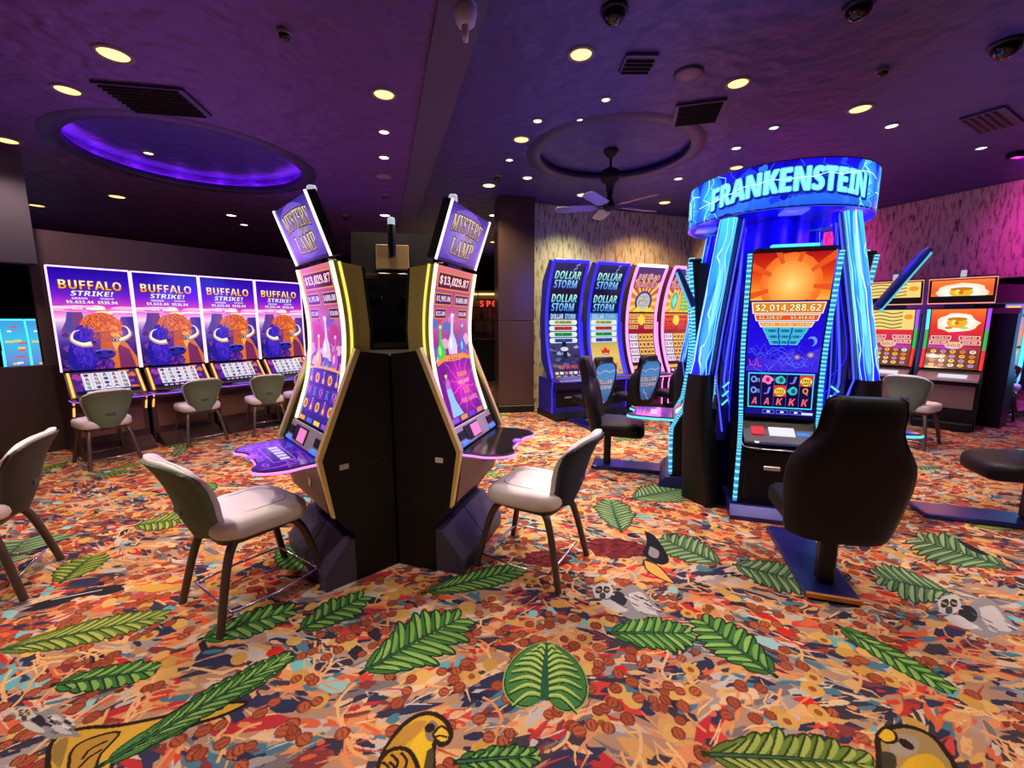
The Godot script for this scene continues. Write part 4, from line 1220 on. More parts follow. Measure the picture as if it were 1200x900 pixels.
	for sx in [-1, 1]:
		part(MB.new().tube(edge_path(curve, sx * 0.286, 0.004), 0.0115, 6), "neon_light", M.neon_cream, t)
		part(MB.new().tube(edge_path(curve, sx * 0.298, -0.035), 0.008, 6), "accent_light", M.neon_yellow, t)
	# topper
	var a := Vector2(0.475, 1.84)
	var b := Vector2(0.585, 2.15)
	part(MB.new().prism(PackedVector2Array([a, b, b - Vector2(0.045, -0.012), a - Vector2(0.045, -0.012)]), -0.298, 0.298), "topper_housing", M.black_panel, t)
	var top := part(MB.new().sheet([b + Vector2(0.003, -0.008), a + Vector2(0.003, 0.006)], 0.283, 1), "topper_screen", M.scr_lamp_top, t)
	for sx in [-1, 1]: part(MB.new().tube([Vector3(sx * 0.29, a.y, a.x + 0.006), Vector3(sx * 0.29, b.y, b.x + 0.006)], 0.0085, 6), "topper_light", M.neon_white, t)
	part(MB.new().box(Vector3(0, 1.825, 0.42), Vector3(0.22, 0.05, 0.09), 0.008), "topper_mount", M.black_metal, t)
	part(MB.new().box(Vector3(0, 1.97, 0.462), Vector3(0.24, 0.20, 0.03), 0.004, Basis(Vector3.RIGHT, 0.34)), "mount_plate", M.bronze, t)
	part(MB.new().lathe([Vector2(0.022, 1.98), Vector2(0.030, 2.05), Vector2(0.030, 2.20), Vector2(0.026, 2.21)], 14, Vector3(0, 0, 0.46)), "light_pole", M.black_metal, t)
	part(MB.new().lathe([Vector2(0.027, 2.205), Vector2(0.027, 2.225), Vector2(0.027, 2.228), Vector2(0.022, 2.23), Vector2(0.027, 2.232), Vector2(0.027, 2.25), Vector2(0.02, 2.258)], 14, Vector3(0, 0, 0.46)), "signal_light", M.candle, t)
	area_light(t, Vector3(0, 1.35, 0.60), Vector3(4, 0, 0), Vector2(0.5, 0.9), Color8(214, 110, 190), 0.35)
	return t

# ------------------------------------------------------------------ flat tall-screen machine; local origin on the floor under the screen
func bison_machine(label: String, at: Vector3, turn: float) -> Node3D:
	var t := thing("slot_machine", label, "slot machine", at, turn, "tall portrait-screen machines in a row")
	part(MB.new().prism(PackedVector2Array([Vector2(-0.38, 0.0), Vector2(0.10, 0.0), Vector2(0.12, 0.50), Vector2(0.20, 0.58), Vector2(0.20, 0.66), Vector2(-0.02, 0.93), Vector2(-0.38, 0.93)]), -0.325, 0.325), "cabinet", M.brown_panel, t)
	part(MB.new().prism(PackedVector2Array([Vector2(0.105, 0.0), Vector2(0.38, 0.0), Vector2(0.38, 0.05), Vector2(0.22, 0.14), Vector2(0.105, 0.14)]), -0.31, 0.31), "footrest", M.brown_panel, t)
	part(MB.new().box(Vector3(0, 1.51, -0.06), Vector3(0.685, 1.15, 0.10), 0.01), "screen_housing", M.black_panel, t)
	part(MB.new().sheet([Vector2(-0.006, 2.07), Vector2(-0.006, 0.952)], 0.328, 1), "screen", M.scr_bison, t)
	var fr := [Vector3(-0.336, 0.942, -0.004), Vector3(-0.336, 2.08, -0.004), Vector3(0.336, 2.08, -0.004), Vector3(0.336, 0.942, -0.004)]
	for k in 3: part(MB.new().tube([fr[k], fr[k + 1]], 0.0095, 6), "neon_light", M.neon_lilac, t)
	part(MB.new().sheet([Vector2(0.0, 0.925), Vector2(0.178, 0.70)], 0.27, 1), "reel_screen", M.scr_reels, t)
	for sx in [-1, 1]:
		part(MB.new().tube([Vector3(sx * 0.295, 0.925, 0.008), Vector3(sx * 0.30, 0.68, 0.205)], 0.012, 6), "amber_light", M.neon_amber, t)
		part(MB.new().tube([Vector3(sx * 0.31, 0.64, 0.215), Vector3(sx * 0.31, 0.46, 0.125)], 0.010, 6), "amber_light", M.neon_amber, t)
	var deck := PackedVector2Array([Vector2(-0.33, 0.12), Vector2(0.33, 0.12), Vector2(0.33, 0.33), Vector2(0.26, 0.38), Vector2(-0.26, 0.38), Vector2(-0.33, 0.33)])
	var dk := part(MB.new().slab(deck, 0.628, 0.655), "button_deck", M.dark_grey, t)
	part(MB.new().slab(PackedVector2Array([Vector2(-0.12, 0.22), Vector2(0.20, 0.22), Vector2(0.20, 0.35), Vector2(-0.12, 0.35)]), 0.655, 0.658), "deck_screen", M.blue_screen, dk)
	part(MB.new().box(Vector3(-0.24, 0.668, 0.27), Vector3(0.11, 0.03, 0.09), 0.004), "bill_acceptor", M.black_metal, dk)
	part(MB.new().tube([Vector3(-0.33, 0.64, 0.13), Vector3(-0.33, 0.64, 0.33), Vector3(-0.26, 0.64, 0.383), Vector3(0.26, 0.64, 0.383), Vector3(0.33, 0.64, 0.33), Vector3(0.33, 0.64, 0.13)], 0.007, 6), "deck_light", M.neon_violet, dk)
	part(MB.new().box(Vector3(0, 0.34, 0.118), Vector3(0.56, 0.28, 0.012), 0.004), "lower_door", M.brown_light, t)
	area_light(t, Vector3(0, 1.5, 0.03), Vector3.ZERO, Vector2(0.62, 1.1), Color8(150, 80, 236), 0.55)
	return t

# ------------------------------------------------------------------ arched machine with a lit edge; local origin on the floor under the screen's middle
func arch_machine(label: String, at: Vector3, turn: float, face: Material, edge: Material, body: Material, glow_c: Color, top: Material) -> Node3D:
	var t := thing("slot_machine", label, "slot machine", at, turn, "arched machines along the textured wall")
	var curve := spline([Vector2(0.23, 2.36), Vector2(0.10, 2.08), Vector2(0.02, 1.76), Vector2(0.0, 1.48), Vector2(0.03, 1.16), Vector2(0.13, 0.84), Vector2(0.24, 0.62)], 4)
	var hp := PackedVector2Array()
	for p in curve: hp.append(p - Vector2(0.008, 0))
	for q in [Vector2(0.10, 0.60), Vector2(-0.14, 0.9), Vector2(-0.20, 1.5), Vector2(-0.12, 2.1), Vector2(0.10, 2.40)]: hp.append(q)
	part(MB.new().prism(hp, -0.31, 0.31), "screen_housing", body, t)
	part(MB.new().sheet(curve, 0.262, 4), "screen", face, t)
	for sx in [-1, 1]:
		part(MB.new().tube(edge_path(curve, sx * 0.292, 0.0), 0.024, 8), "neon_light", edge, t)
		part(MB.new().tube(edge_path(curve.slice(12), sx * 0.318, 0.03), 0.010, 6), "accent_light", edge, t)
	part(MB.new().tube([Vector3(-0.29, 2.375, 0.232), Vector3(0.29, 2.375, 0.232)], 0.026, 8), "top_light", top, t)
	part(MB.new().prism(PackedVector2Array([Vector2(-0.24, 0.10), Vector2(0.24, 0.10), Vector2(0.22, 0.45), Vector2(0.26, 0.60), Vector2(0.10, 0.62), Vector2(-0.24, 0.62)]), -0.30, 0.30), "cabinet", body, t)
	part(MB.new().prism(PackedVector2Array([Vector2(-0.26, 0.0), Vector2(0.40, 0.0), Vector2(0.40, 0.04), Vector2(0.26, 0.10), Vector2(-0.26, 0.10)]), -0.31, 0.31), "base", M.black_panel, t)
	for sx in [-1, 1]: part(MB.new().tube([Vector3(sx * 0.305, 0.60, 0.265), Vector3(sx * 0.305, 0.45, 0.235), Vector3(sx * 0.305, 0.10, 0.25)], 0.009, 6), "leg_light", edge, t)
	var dk := part(MB.new().prism(PackedVector2Array([Vector2(0.20, 0.60), Vector2(0.25, 0.66), Vector2(0.44, 0.64), Vector2(0.47, 0.61), Vector2(0.44, 0.585), Vector2(0.24, 0.56)]), -0.30, 0.30), "button_deck", M.dark_grey, t)
	part(MB.new().tube(spline([Vector3(-0.30, 0.61, 0.26), Vector3(-0.28, 0.61, 0.46), Vector3(0, 0.61, 0.485), Vector3(0.28, 0.61, 0.46), Vector3(0.30, 0.61, 0.26)], 4), 0.008, 6), "deck_light", edge, dk)
	part(MB.new().box(Vector3(0, 0.648, 0.35), Vector3(0.40, 0.012, 0.12), 0.003), "deck_screen", M.blue_screen, dk)
	part(MB.new().box(Vector3(0, 0.30, 0.236), Vector3(0.46, 0.24, 0.012), 0.004), "lower_door", M.black_metal, t)
	part(MB.new().box(Vector3(0, 0.33, 0.25), Vector3(0.18, 0.03, 0.03), 0.01), "door_handle", M.silver, t)
	area_light(t, Vector3(0, 1.45, 0.30), Vector3.ZERO, Vector2(0.5, 1.3), glow_c, 0.6)
	return t

# ------------------------------------------------------------------ machine with a landscape topper over a curved screen
func pot_machine(label: String, at: Vector3, turn: float, main: Material, top: Material, group := "machines with a topper over a curved screen") -> Node3D:
	var t := thing("slot_machine", label, "slot machine", at, turn, group)
	var curve := spline([Vector2(0.10, 1.66), Vector2(0.05, 1.38), Vector2(0.06, 1.10), Vector2(0.15, 0.84)], 5)
	var hp := PackedVector2Array()
	for p in curve: hp.append(p - Vector2(0.008, 0))
	for q in [Vector2(0.0, 0.80), Vector2(-0.13, 1.1), Vector2(-0.13, 1.5), Vector2(-0.04, 1.68)]: hp.append(q)
	part(MB.new().prism(hp, -0.31, 0.31), "screen_housing", M.black_panel, t)
	part(MB.new().sheet(curve, 0.262, 3), "screen", main, t)
	var n := curve.size()
	for sx in [-1, 1]:
		var m3: Array = [M.neon_violet, M.neon_green, M.neon_red] if sx > 0 else [M.neon_cyan, M.neon_green, M.neon_red]
		for k in 3:
			part(MB.new().tube(edge_path(curve.slice(int(n * k / 3.0), int(n * (k + 1) / 3.0) + 1), sx * 0.292, 0.0), 0.02, 6), "neon_light", m3[k], t)
	var a := Vector2(0.07, 1.73)
	var b := Vector2(0.17, 2.08)
	part(MB.new().prism(PackedVector2Array([a, b, b - Vector2(0.06, -0.02), a - Vector2(0.06, -0.02)]), -0.33, 0.33), "topper_housing", M.black_panel, t)
	part(MB.new().sheet([b + Vector2(0.004, -0.03), a + Vector2(0.004, 0.03)], 0.295, 1), "topper_screen", top, t)
	var fr := [Vector3(-0.322, a.y + 0.01, a.x + 0.008), Vector3(-0.322, b.y - 0.01, b.x + 0.006), Vector3(0.322, b.y - 0.01, b.x + 0.006), Vector3(0.322, a.y + 0.01, a.x + 0.008)]
	part(MB.new().tube(fr, 0.009, 6, true), "topper_light", M.neon_coral, t)
	part(MB.new().box(Vector3(0, 1.70, 0.0), Vector3(0.30, 0.08, 0.06), 0.01), "topper_mount", M.black_metal, t)
	part(MB.new().prism(PackedVector2Array([Vector2(-0.24, 0.0), Vector2(0.18, 0.0), Vector2(0.20, 0.48), Vector2(0.27, 0.66), Vector2(0.16, 0.82), Vector2(-0.02, 0.84), Vector2(-0.16, 1.1), Vector2(-0.16, 1.6), Vector2(-0.24, 1.6)]), -0.32, 0.32), "cabinet", M.black_panel, t)
	part(MB.new().prism(PackedVector2Array([Vector2(0.202, 0.30), Vector2(0.215, 0.30), Vector2(0.26, 0.62), Vector2(0.245, 0.62)]), -0.28, 0.28), "lower_door", M.door_panel, t)
	var dk := part(MB.new().prism(PackedVector2Array([Vector2(0.15, 0.80), Vector2(0.22, 0.78), Vector2(0.40, 0.72), Vector2(0.40, 0.69), Vector2(0.22, 0.68)]), -0.30, 0.30), "button_deck", M.silver, t)
	part(MB.new().box(Vector3(0.05, 0.755, 0.31), Vector3(0.28, 0.012, 0.10), 0.002, Basis(Vector3.RIGHT, 0.32)), "deck_screen", M.white_screen, dk)
	part(MB.new().box(Vector3(0, 0.06, 0.26), Vector3(0.60, 0.12, 0.15), 0.02), "footrest", M.black_panel, t)
	part(MB.new().lathe([Vector2(0.03, 2.09), Vector2(0.03, 2.13), Vector2(0.024, 2.135), Vector2(0.03, 2.14), Vector2(0.03, 2.17), Vector2(0.022, 2.18)], 12, Vector3(0, 0, 0.12)), "signal_light", M.candle, t)
	area_light(t, Vector3(0, 1.35, 0.28), Vector3.ZERO, Vector2(0.5, 0.8), Color8(250, 140, 80), 0.3)
	return t

# ------------------------------------------------------------------ machine under the ring canopy; local origin is the canopy's middle, front along +z
func castle_machine(label: String, at: Vector3, turn: float, deck_tongue: bool) -> Node3D:
	var t := thing("slot_machine", label, "slot machine", at, turn, "machines under the ring sign")
	part(MB.new().prism(PackedVector2Array([Vector2(0.36, 0.0), Vector2(0.80, 0.0), Vector2(0.80, 0.035), Vector2(0.745, 0.10), Vector2(0.36, 0.10)]), -0.315, 0.315), "base", M.blue_metal, t)
	part(MB.new().prism(PackedVector2Array([Vector2(0.36, 0.10), Vector2(0.70, 0.10), Vector2(0.715, 0.52), Vector2(0.70, 0.56), Vector2(0.58, 0.745), Vector2(0.36, 0.745)]), -0.272, 0.272), "cabinet", M.black_panel, t)
	part(MB.new().box(Vector3(-0.04, 0.40, 0.714), Vector3(0.11, 0.032, 0.012), 0.004), "door_plate", M.silver, t)
	part(MB.new().box(Vector3(0, 0.33, 0.707), Vector3(0.44, 0.36, 0.008), 0.003), "lower_door", M.black_metal, t)
	var fb := Basis(Vector3.RIGHT, -0.98)
	var fas := part(MB.new().box(Vector3(0, 0.655, 0.645), Vector3(0.48, 0.215, 0.02), 0.006, fb), "fascia", M.dark_silver, t)
	part(MB.new().box(Vector3(0.02, 0.672, 0.648), Vector3(0.17, 0.085, 0.01), 0.002, fb), "player_display", M.white_screen, fas)
	part(MB.new().box(Vector3(-0.14, 0.675, 0.648), Vector3(0.09, 0.08, 0.01), 0.002, fb), "red_light", M.red_light, fas)
	part(MB.new().box(Vector3(0.16, 0.66, 0.654), Vector3(0.08, 0.03, 0.02), 0.003, fb), "bill_slot_light", M.blue_light, fas)
	part(MB.new().box(Vector3(0.02, 0.60, 0.688), Vector3(0.30, 0.05, 0.012), 0.003, fb), "button_row", M.blue_screen, fas)
	part(MB.new().lathe([Vector2(0.03, 0.0), Vector2(0.03, 0.012), Vector2(0.0, 0.016)], 18, Vector3(-0.16, 0.597, 0.71)), "spin_button", M.white_screen, fas)
	part(MB.new().tube(spline([Vector3(-0.262, 0.66, 0.64), Vector3(-0.25, 0.58, 0.70), Vector3(-0.20, 0.553, 0.722), Vector3(0, 0.55, 0.726), Vector3(0.20, 0.553, 0.722), Vector3(0.25, 0.58, 0.70), Vector3(0.262, 0.66, 0.64)], 4), 0.007, 6), "chrome_edge", M.chrome, fas)
	var curve := spline([Vector2(0.635, 1.985), Vector2(0.60, 1.66), Vector2(0.575, 1.35), Vector2(0.58, 1.06), Vector2(0.615, 0.77)], 5)
	var halves := []
	var hp := PackedVector2Array()
	for i in curve.size():
		halves.append(lerpf(0.262, 0.228, float(i) / (curve.size() - 1)))
		hp.append(curve[i] - Vector2(0.008, 0))
	for q in [Vector2(0.50, 0.75), Vector2(0.46, 1.2), Vector2(0.50, 1.98)]: hp.append(q)
	var lo := []
	var hi := []
	part(MB.new().prism(hp, -0.262, 0.262), "screen_housing", M.black_panel, t)
	part(MB.new().sheet(curve, halves, 4), "screen", M.scr_castle, t)
	for sx in [-1, 1]:
		var mb := MB.new()
		var path := []
		for i in curve.size(): path.append(Vector3(sx * lerpf(0.286, 0.258, float(i) / (curve.size() - 1)), curve[i].y, curve[i].x + 0.004))
		path += spline([Vector3(sx * 0.258, 0.74, 0.625), Vector3(sx * 0.268, 0.60, 0.69), Vector3(sx * 0.272, 0.50, 0.715), Vector3(sx * 0.272, 0.12, 0.705)], 4)
		mb.tube(path, 0.016, 6)
		part(mb, "led_strip", M.led_teal, t)
	part(MB.new().box(Vector3(0, 2.005, 0.60), Vector3(0.52, 0.03, 0.10), 0.008), "crown_bar", M.black_metal, t)
	part(MB.new().box(Vector3(0, 2.03, 0.62), Vector3(0.30, 0.022, 0.05), 0.004), "crown_light", M.neon_cyan, t)
	if deck_tongue:
		var tg := tongue(0.24, 0.70, 1.12)
		var dk := part(MB.new().slab(tg, 0.60, 0.63), "button_deck", M.black_metal, t)
		var inset := PackedVector2Array()
		for v in tg: inset.append(Vector2(v.x * 0.93, 0.91 + (v.y - 0.91) * 0.93))
		part(MB.new().slab(inset, 0.63, 0.632), "deck_screen", M.scr_deck, dk)
		var rim := []
		for v in tg: rim.append(Vector3(v.x, 0.612, v.y))
		part(MB.new().tube(rim, 0.011, 6), "deck_light", M.neon_cyan, dk)
	area_light(t, Vector3(0, 1.4, 0.72), Vector3.ZERO, Vector2(0.45, 1.1), Color8(120, 90, 240), 0.3)
	return t

func ring_canopy(at: Vector3, turn: float) -> void:
	var t := thing("ring_sign_tower", "round canopy tower with glowing blue ring sign and four lightning tubes", "canopy", at, turn)
	var R := 0.665
	var seg := 64
	# the ring: four lettered quarters
	for qn in 3:
		var mb := MB.new()
		mb.smooth(1)
		for k in 20:
			var p := []
			for e in [[0, 0], [1, 0], [1, 1], [0, 1]]:
				var u = (k + e[0]) / 20.0
				var an = (u - 0.5) * TAU / 3 + qn * TAU / 3 - 0.12
				p.append([Vector3(sin(an) * R, 2.6 - e[1] * 0.315, cos(an) * R), Vector2(u, e[1])])
			mb.tri(p[0][0], p[1][0], p[2][0], p[0][1], p[1][1], p[2][1])
			mb.tri(p[0][0], p[2][0], p[3][0], p[0][1], p[2][1], p[3][1])
		var q := part(mb, "sign_panel", M.scr_ring, t)
		q.set_meta("label", "curved blue sign panel with pale lightning letters")
	part(MB.new().lathe([Vector2(0.05, 2.30), Vector2(0.64, 2.30), Vector2(0.66, 2.286), Vector2(0.668, 2.29), Vector2(0.66, 2.31)], seg), "ring_soffit", M.blue_panel, t)
	part(MB.new().lathe([Vector2(0.66, 2.59), Vector2(0.668, 2.603), Vector2(0.64, 2.603), Vector2(0.05, 2.603)], seg), "ring_cap", M.black_panel, t)
	part(MB.new().lathe([Vector2(0.27, 0.0), Vector2(0.27, 2.298)], 4, Vector3.ZERO), "core", M.blue_panel, t)
	for k in 4:
		var an := PI / 4 + k * PI / 2
		var d := Vector3(sin(an), 0, cos(an))
		var s := Vector3(cos(an), 0, -sin(an))
		var path := [d * 0.575 + Vector3(0, 2.285, 0), d * 0.66 + Vector3(0, 1.85, 0), d * 0.745 + Vector3(0, 1.40, 0), d * 0.80 + Vector3(0, 1.08, 0)]
		var loops := []
		for i in path.size():
			var l := []
			for v in rrect(0.135 + 0.02 * i / 3.0, 0.09, 0.044, 4): l.append(path[i] + s * v.x + d * v.y)
			loops.append(l)
		part(MB.new().loft(loops), "lightning_tube", M.scr_tube, t)
		# dark jacket behind the tube and the leg below it
		var leg := []
		for q in [[0.80, 1.08, 0.17, 0.11], [0.80, 0.80, 0.20, 0.15], [0.72, 0.35, 0.24, 0.20], [0.66, 0.0, 0.30, 0.22]]:
			var l := []
			for v in rrect(q[2], q[3], 0.04, 3): l.append(d * q[0] + Vector3(0, q[1], 0) + s * v.x + d * v.y)
			leg.append(l)
		leg.reverse()
		part(MB.new().loft(leg), "leg", M.black_panel, t)
		var jk := []
		for q in [[0.50, 2.285], [0.585, 1.85], [0.67, 1.40], [0.72, 1.08]]:
			var l := []
			for v in rrect(0.20, 0.055, 0.02, 2): l.append(d * q[0] + Vector3(0, q[1], 0) + s * v.x + d * v.y)
			jk.append(l)
		part(MB.new().loft(jk), "tube_jacket", M.blue_panel, t)
		for sd in [-1, 1]:
			part(MB.new().tube([d * 0.535 + s * sd * 0.10 + Vector3(0, 2.27, 0), d * 0.70 + s * sd * 0.105 + Vector3(0, 1.40, 0), d * 0.75 + s * sd * 0.11 + Vector3(0, 1.08, 0), d * 0.64 + s * sd * 0.12 + Vector3(0, 0.62, 0)], 0.006, 6), "blue_light", M.neon_blue, t)
			# side walls of each bay with light lines
			var a = d * 0.52 + s * sd * 0.105
			var f := Vector3(sin(an + sd * PI / 4), 0, cos(an + sd * PI / 4))
			var g := Vector3(cos(an + sd * PI / 4), 0, -sin(an + sd * PI / 4))
			var b = f * 0.47 - g * sd * 0.30
			var mb := MB.new()
			var lowa = d * 0.70 + s * sd * 0.11
			mb.face([a + Vector3(0, 2.28, 0), b + Vector3(0, 2.28, 0), b + Vector3(0, 0.55, 0), lowa + Vector3(0, 0.55, 0), lowa + Vector3(0, 1.3, 0)], d * 2.0)
			part(mb, "bay_wall", M.blue_panel, t)
			for k2 in 5:
				var w := (k2 + 0.6) / 5.6
				var p0 = a.lerp(b, w) + f * 0.012
				var p1 = lowa.lerp(b, w) + f * 0.012
				var y0: float = [2.12, 2.2, 2.2, 2.14, 2.16][k2]
				var y1: float = [1.25, 1.05, 1.12, 0.98, 0.85][k2]
				part(MB.new().tube(spline([p0 + Vector3(0, y0, 0), p0.lerp(p1, 0.5) + Vector3(0, lerpf(y0, y1, 0.5), 0), p1 + Vector3(0, y1, 0), p1.lerp(b, 0.6) + Vector3(0, y1 - 0.16, 0)], 4), 0.0042 if k2 != 1 else 0.008, 6), "blue_light", M.neon_blue if k2 % 2 else M.neon_blue_soft, t)
			for k2 in 3:
				var p1 = lowa.lerp(b, 0.25) + f * 0.016
				part(MB.new().tube([p1 + Vector3(0, 0.98 - k2 * 0.07, 0), p1.lerp(b, 0.5) + f * 0.02 + Vector3(0, 1.02 - k2 * 0.07, 0)], 0.007, 6), "dash_light", M.neon_cyan, t)
	# fins that stand off the tubes
	for q in [[62.0, 0.74, 1.60, 0.98, 2.0], [-62.0, 0.70, 1.62, 0.86, 1.92]]:
		var an := deg_to_rad(q[0])
		var d := Vector3(sin(an), 0, cos(an))
		var fin := MB.new()
		var a: Vector3 = d * q[1] + Vector3(0, q[2], 0)
		var b: Vector3 = d * q[3] + Vector3(0, q[4], 0)
		part(fin.tube([a, a.lerp(b, 0.9), b], [0.035, 0.03, 0.018], 4), "fin", M.blue_metal, t)
		part(MB.new().tube([a + Vector3(0, -0.035, 0) + d * 0.012, b + Vector3(0, -0.03, 0) + d * 0.01], 0.010, 6), "fin_light", M.led_teal, t)
	# the blue lamp under the canopy and the glow of ring and tubes
	for k in 4:
		var an := k * PI / 2
		var o := OmniLight3D.new()
		o.name = "bay_lamp"
		o.light_color = Color8(40, 20, 255)
		o.light_energy = 0.55
		o.light_size = 0.08
		o.omni_range = 8.0
		o.shadow_enabled = true
		t.add_child(o, true)
		o.position = Vector3(sin(an) * 0.52, 2.2, cos(an) * 0.52)
		part(MB.new().box(Vector3(sin(an) * 0.52, 2.285, cos(an) * 0.52), Vector3(0.16, 0.02, 0.16), 0.004), "bay_light", M.neon_blue, t)
		area_light(t, Vector3(sin(an) * 0.72, 2.44, cos(an) * 0.72), Vector3(0, 90.0 * k, 0), Vector2(0.9, 0.3), Color8(50, 120, 255), 0.25)
		var an2 := PI / 4 + k * PI / 2
		area_light(t, Vector3(sin(an2) * 0.80, 1.7, cos(an2) * 0.80), Vector3(0, 45.0 + 90.0 * k, 0), Vector2(0.14, 1.1), Color8(60, 190, 255), 0.3)

# ------------------------------------------------------------------ the room
func wall(called: String, a: Vector2, b: Vector2, y0: float, y1: float, th: float, m: Material, label: String) -> MeshInstance3D:
	var d := b - a
	var bs := Basis(Vector3.UP, atan2(-d.y, d.x))
	var c := (a + b) * 0.5
	return solo(MB.new().box(Vector3(c.x, (y0 + y1) * 0.5, c.y), Vector3(d.length(), y1 - y0, th), 0.0, bs), called, m, label, "wall", "", "structure")

func holed_slab(mb: MB, outer: PackedVector2Array, c: Vector2, r: float, y0: float, y1: float) -> void:
	var circ := PackedVector2Array()
	for k in 72: circ.append(c + Vector2(r, 0).rotated(TAU * (k + 0.5) / 72))
	for sd in [-1.0, 1.0]:
		var half := PackedVector2Array([c + Vector2(0, -60), c + Vector2(60 * sd, -60), c + Vector2(60 * sd, 60), c + Vector2(0, 60)])
		for piece in Geometry2D.intersect_polygons(outer, half):
			for p2 in Geometry2D.clip_polygons(piece, circ):
				if not Geometry2D.is_polygon_clockwise(p2): mb.slab(p2, y0, y1)

var lamp_count := 0
func downlight(px: float, py: float, h: float, r: float, c: Color, seen: float, energy: float, cone: float, label: String, group: String) -> void:
	var p := on_height(px, py, h)
	var t := thing("ceiling_light", label, "light", p, 0, group)
	part(MB.new().lathe([Vector2(r, -0.001), Vector2(r * 1.04, -0.012), Vector2(r * 1.3, -0.008), Vector2(r * 1.32, -0.001)], 24, Vector3.ZERO, false), "trim_ring", M.lamp_trim, t)
	var m: StandardMaterial3D = glow("lamp_glow_%d" % lamp_count, c, seen)
	lamp_count += 1
	part(MB.new().lathe([Vector2(r, -0.001), Vector2(r * 0.96, -0.006), Vector2(0.0, -0.009)], 24), "light_lens", m, t)
	if energy > 0.0:
		var s := SpotLight3D.new()
		s.name = "spot"
		s.light_color = c.lerp(Color8(255, 232, 226), 0.75 if py < 200.0 else 0.15)
		s.light_energy = energy
		s.light_size = r
		s.spot_angle = cone
		s.spot_angle_attenuation = 0.8
		s.spot_range = 16.0
		s.shadow_enabled = true
		t.add_child(s)
		s.position = Vector3(0, -0.03, 0)
		s.rotation_degrees = Vector3(-90, 0, 0)

func _ready() -> void:
	rng.seed = 11
	# camera
	var cam := Camera3D.new()
	cam.name = "camera"
	cam.fov = 2.0 * rad_to_deg(atan(450.0 / FOCAL))
	cam.position = Vector3(0, EYE, 0)
	cam.rotation.x = -atan((450.0 - HORIZON) / FOCAL)
	cam.near = 0.05
	cam.far = 60.0
	cam.current = true
	add_child(cam)
	# environment: a closed room, no sky
	var we := WorldEnvironment.new()
	we.name = "environment"
	var env := Environment.new()
	env.background_mode = Environment.BG_COLOR
	env.background_color = Color.BLACK
	env.tonemap_mode = Environment.TONE_MAPPER_LINEAR
	env.tonemap_exposure = 1.0
	env.sdfgi_enabled = true
	env.ssao_enabled = true
	env.ssil_enabled = true
	we.environment = env
	add_child(we)
	materials()
	room()
	lights()
	print("room ", Time.get_ticks_msec())
	machines()
	seats()
	print("machines ", Time.get_ticks_msec())
	fittings()
	background()
	print("done ", Time.get_ticks_msec())

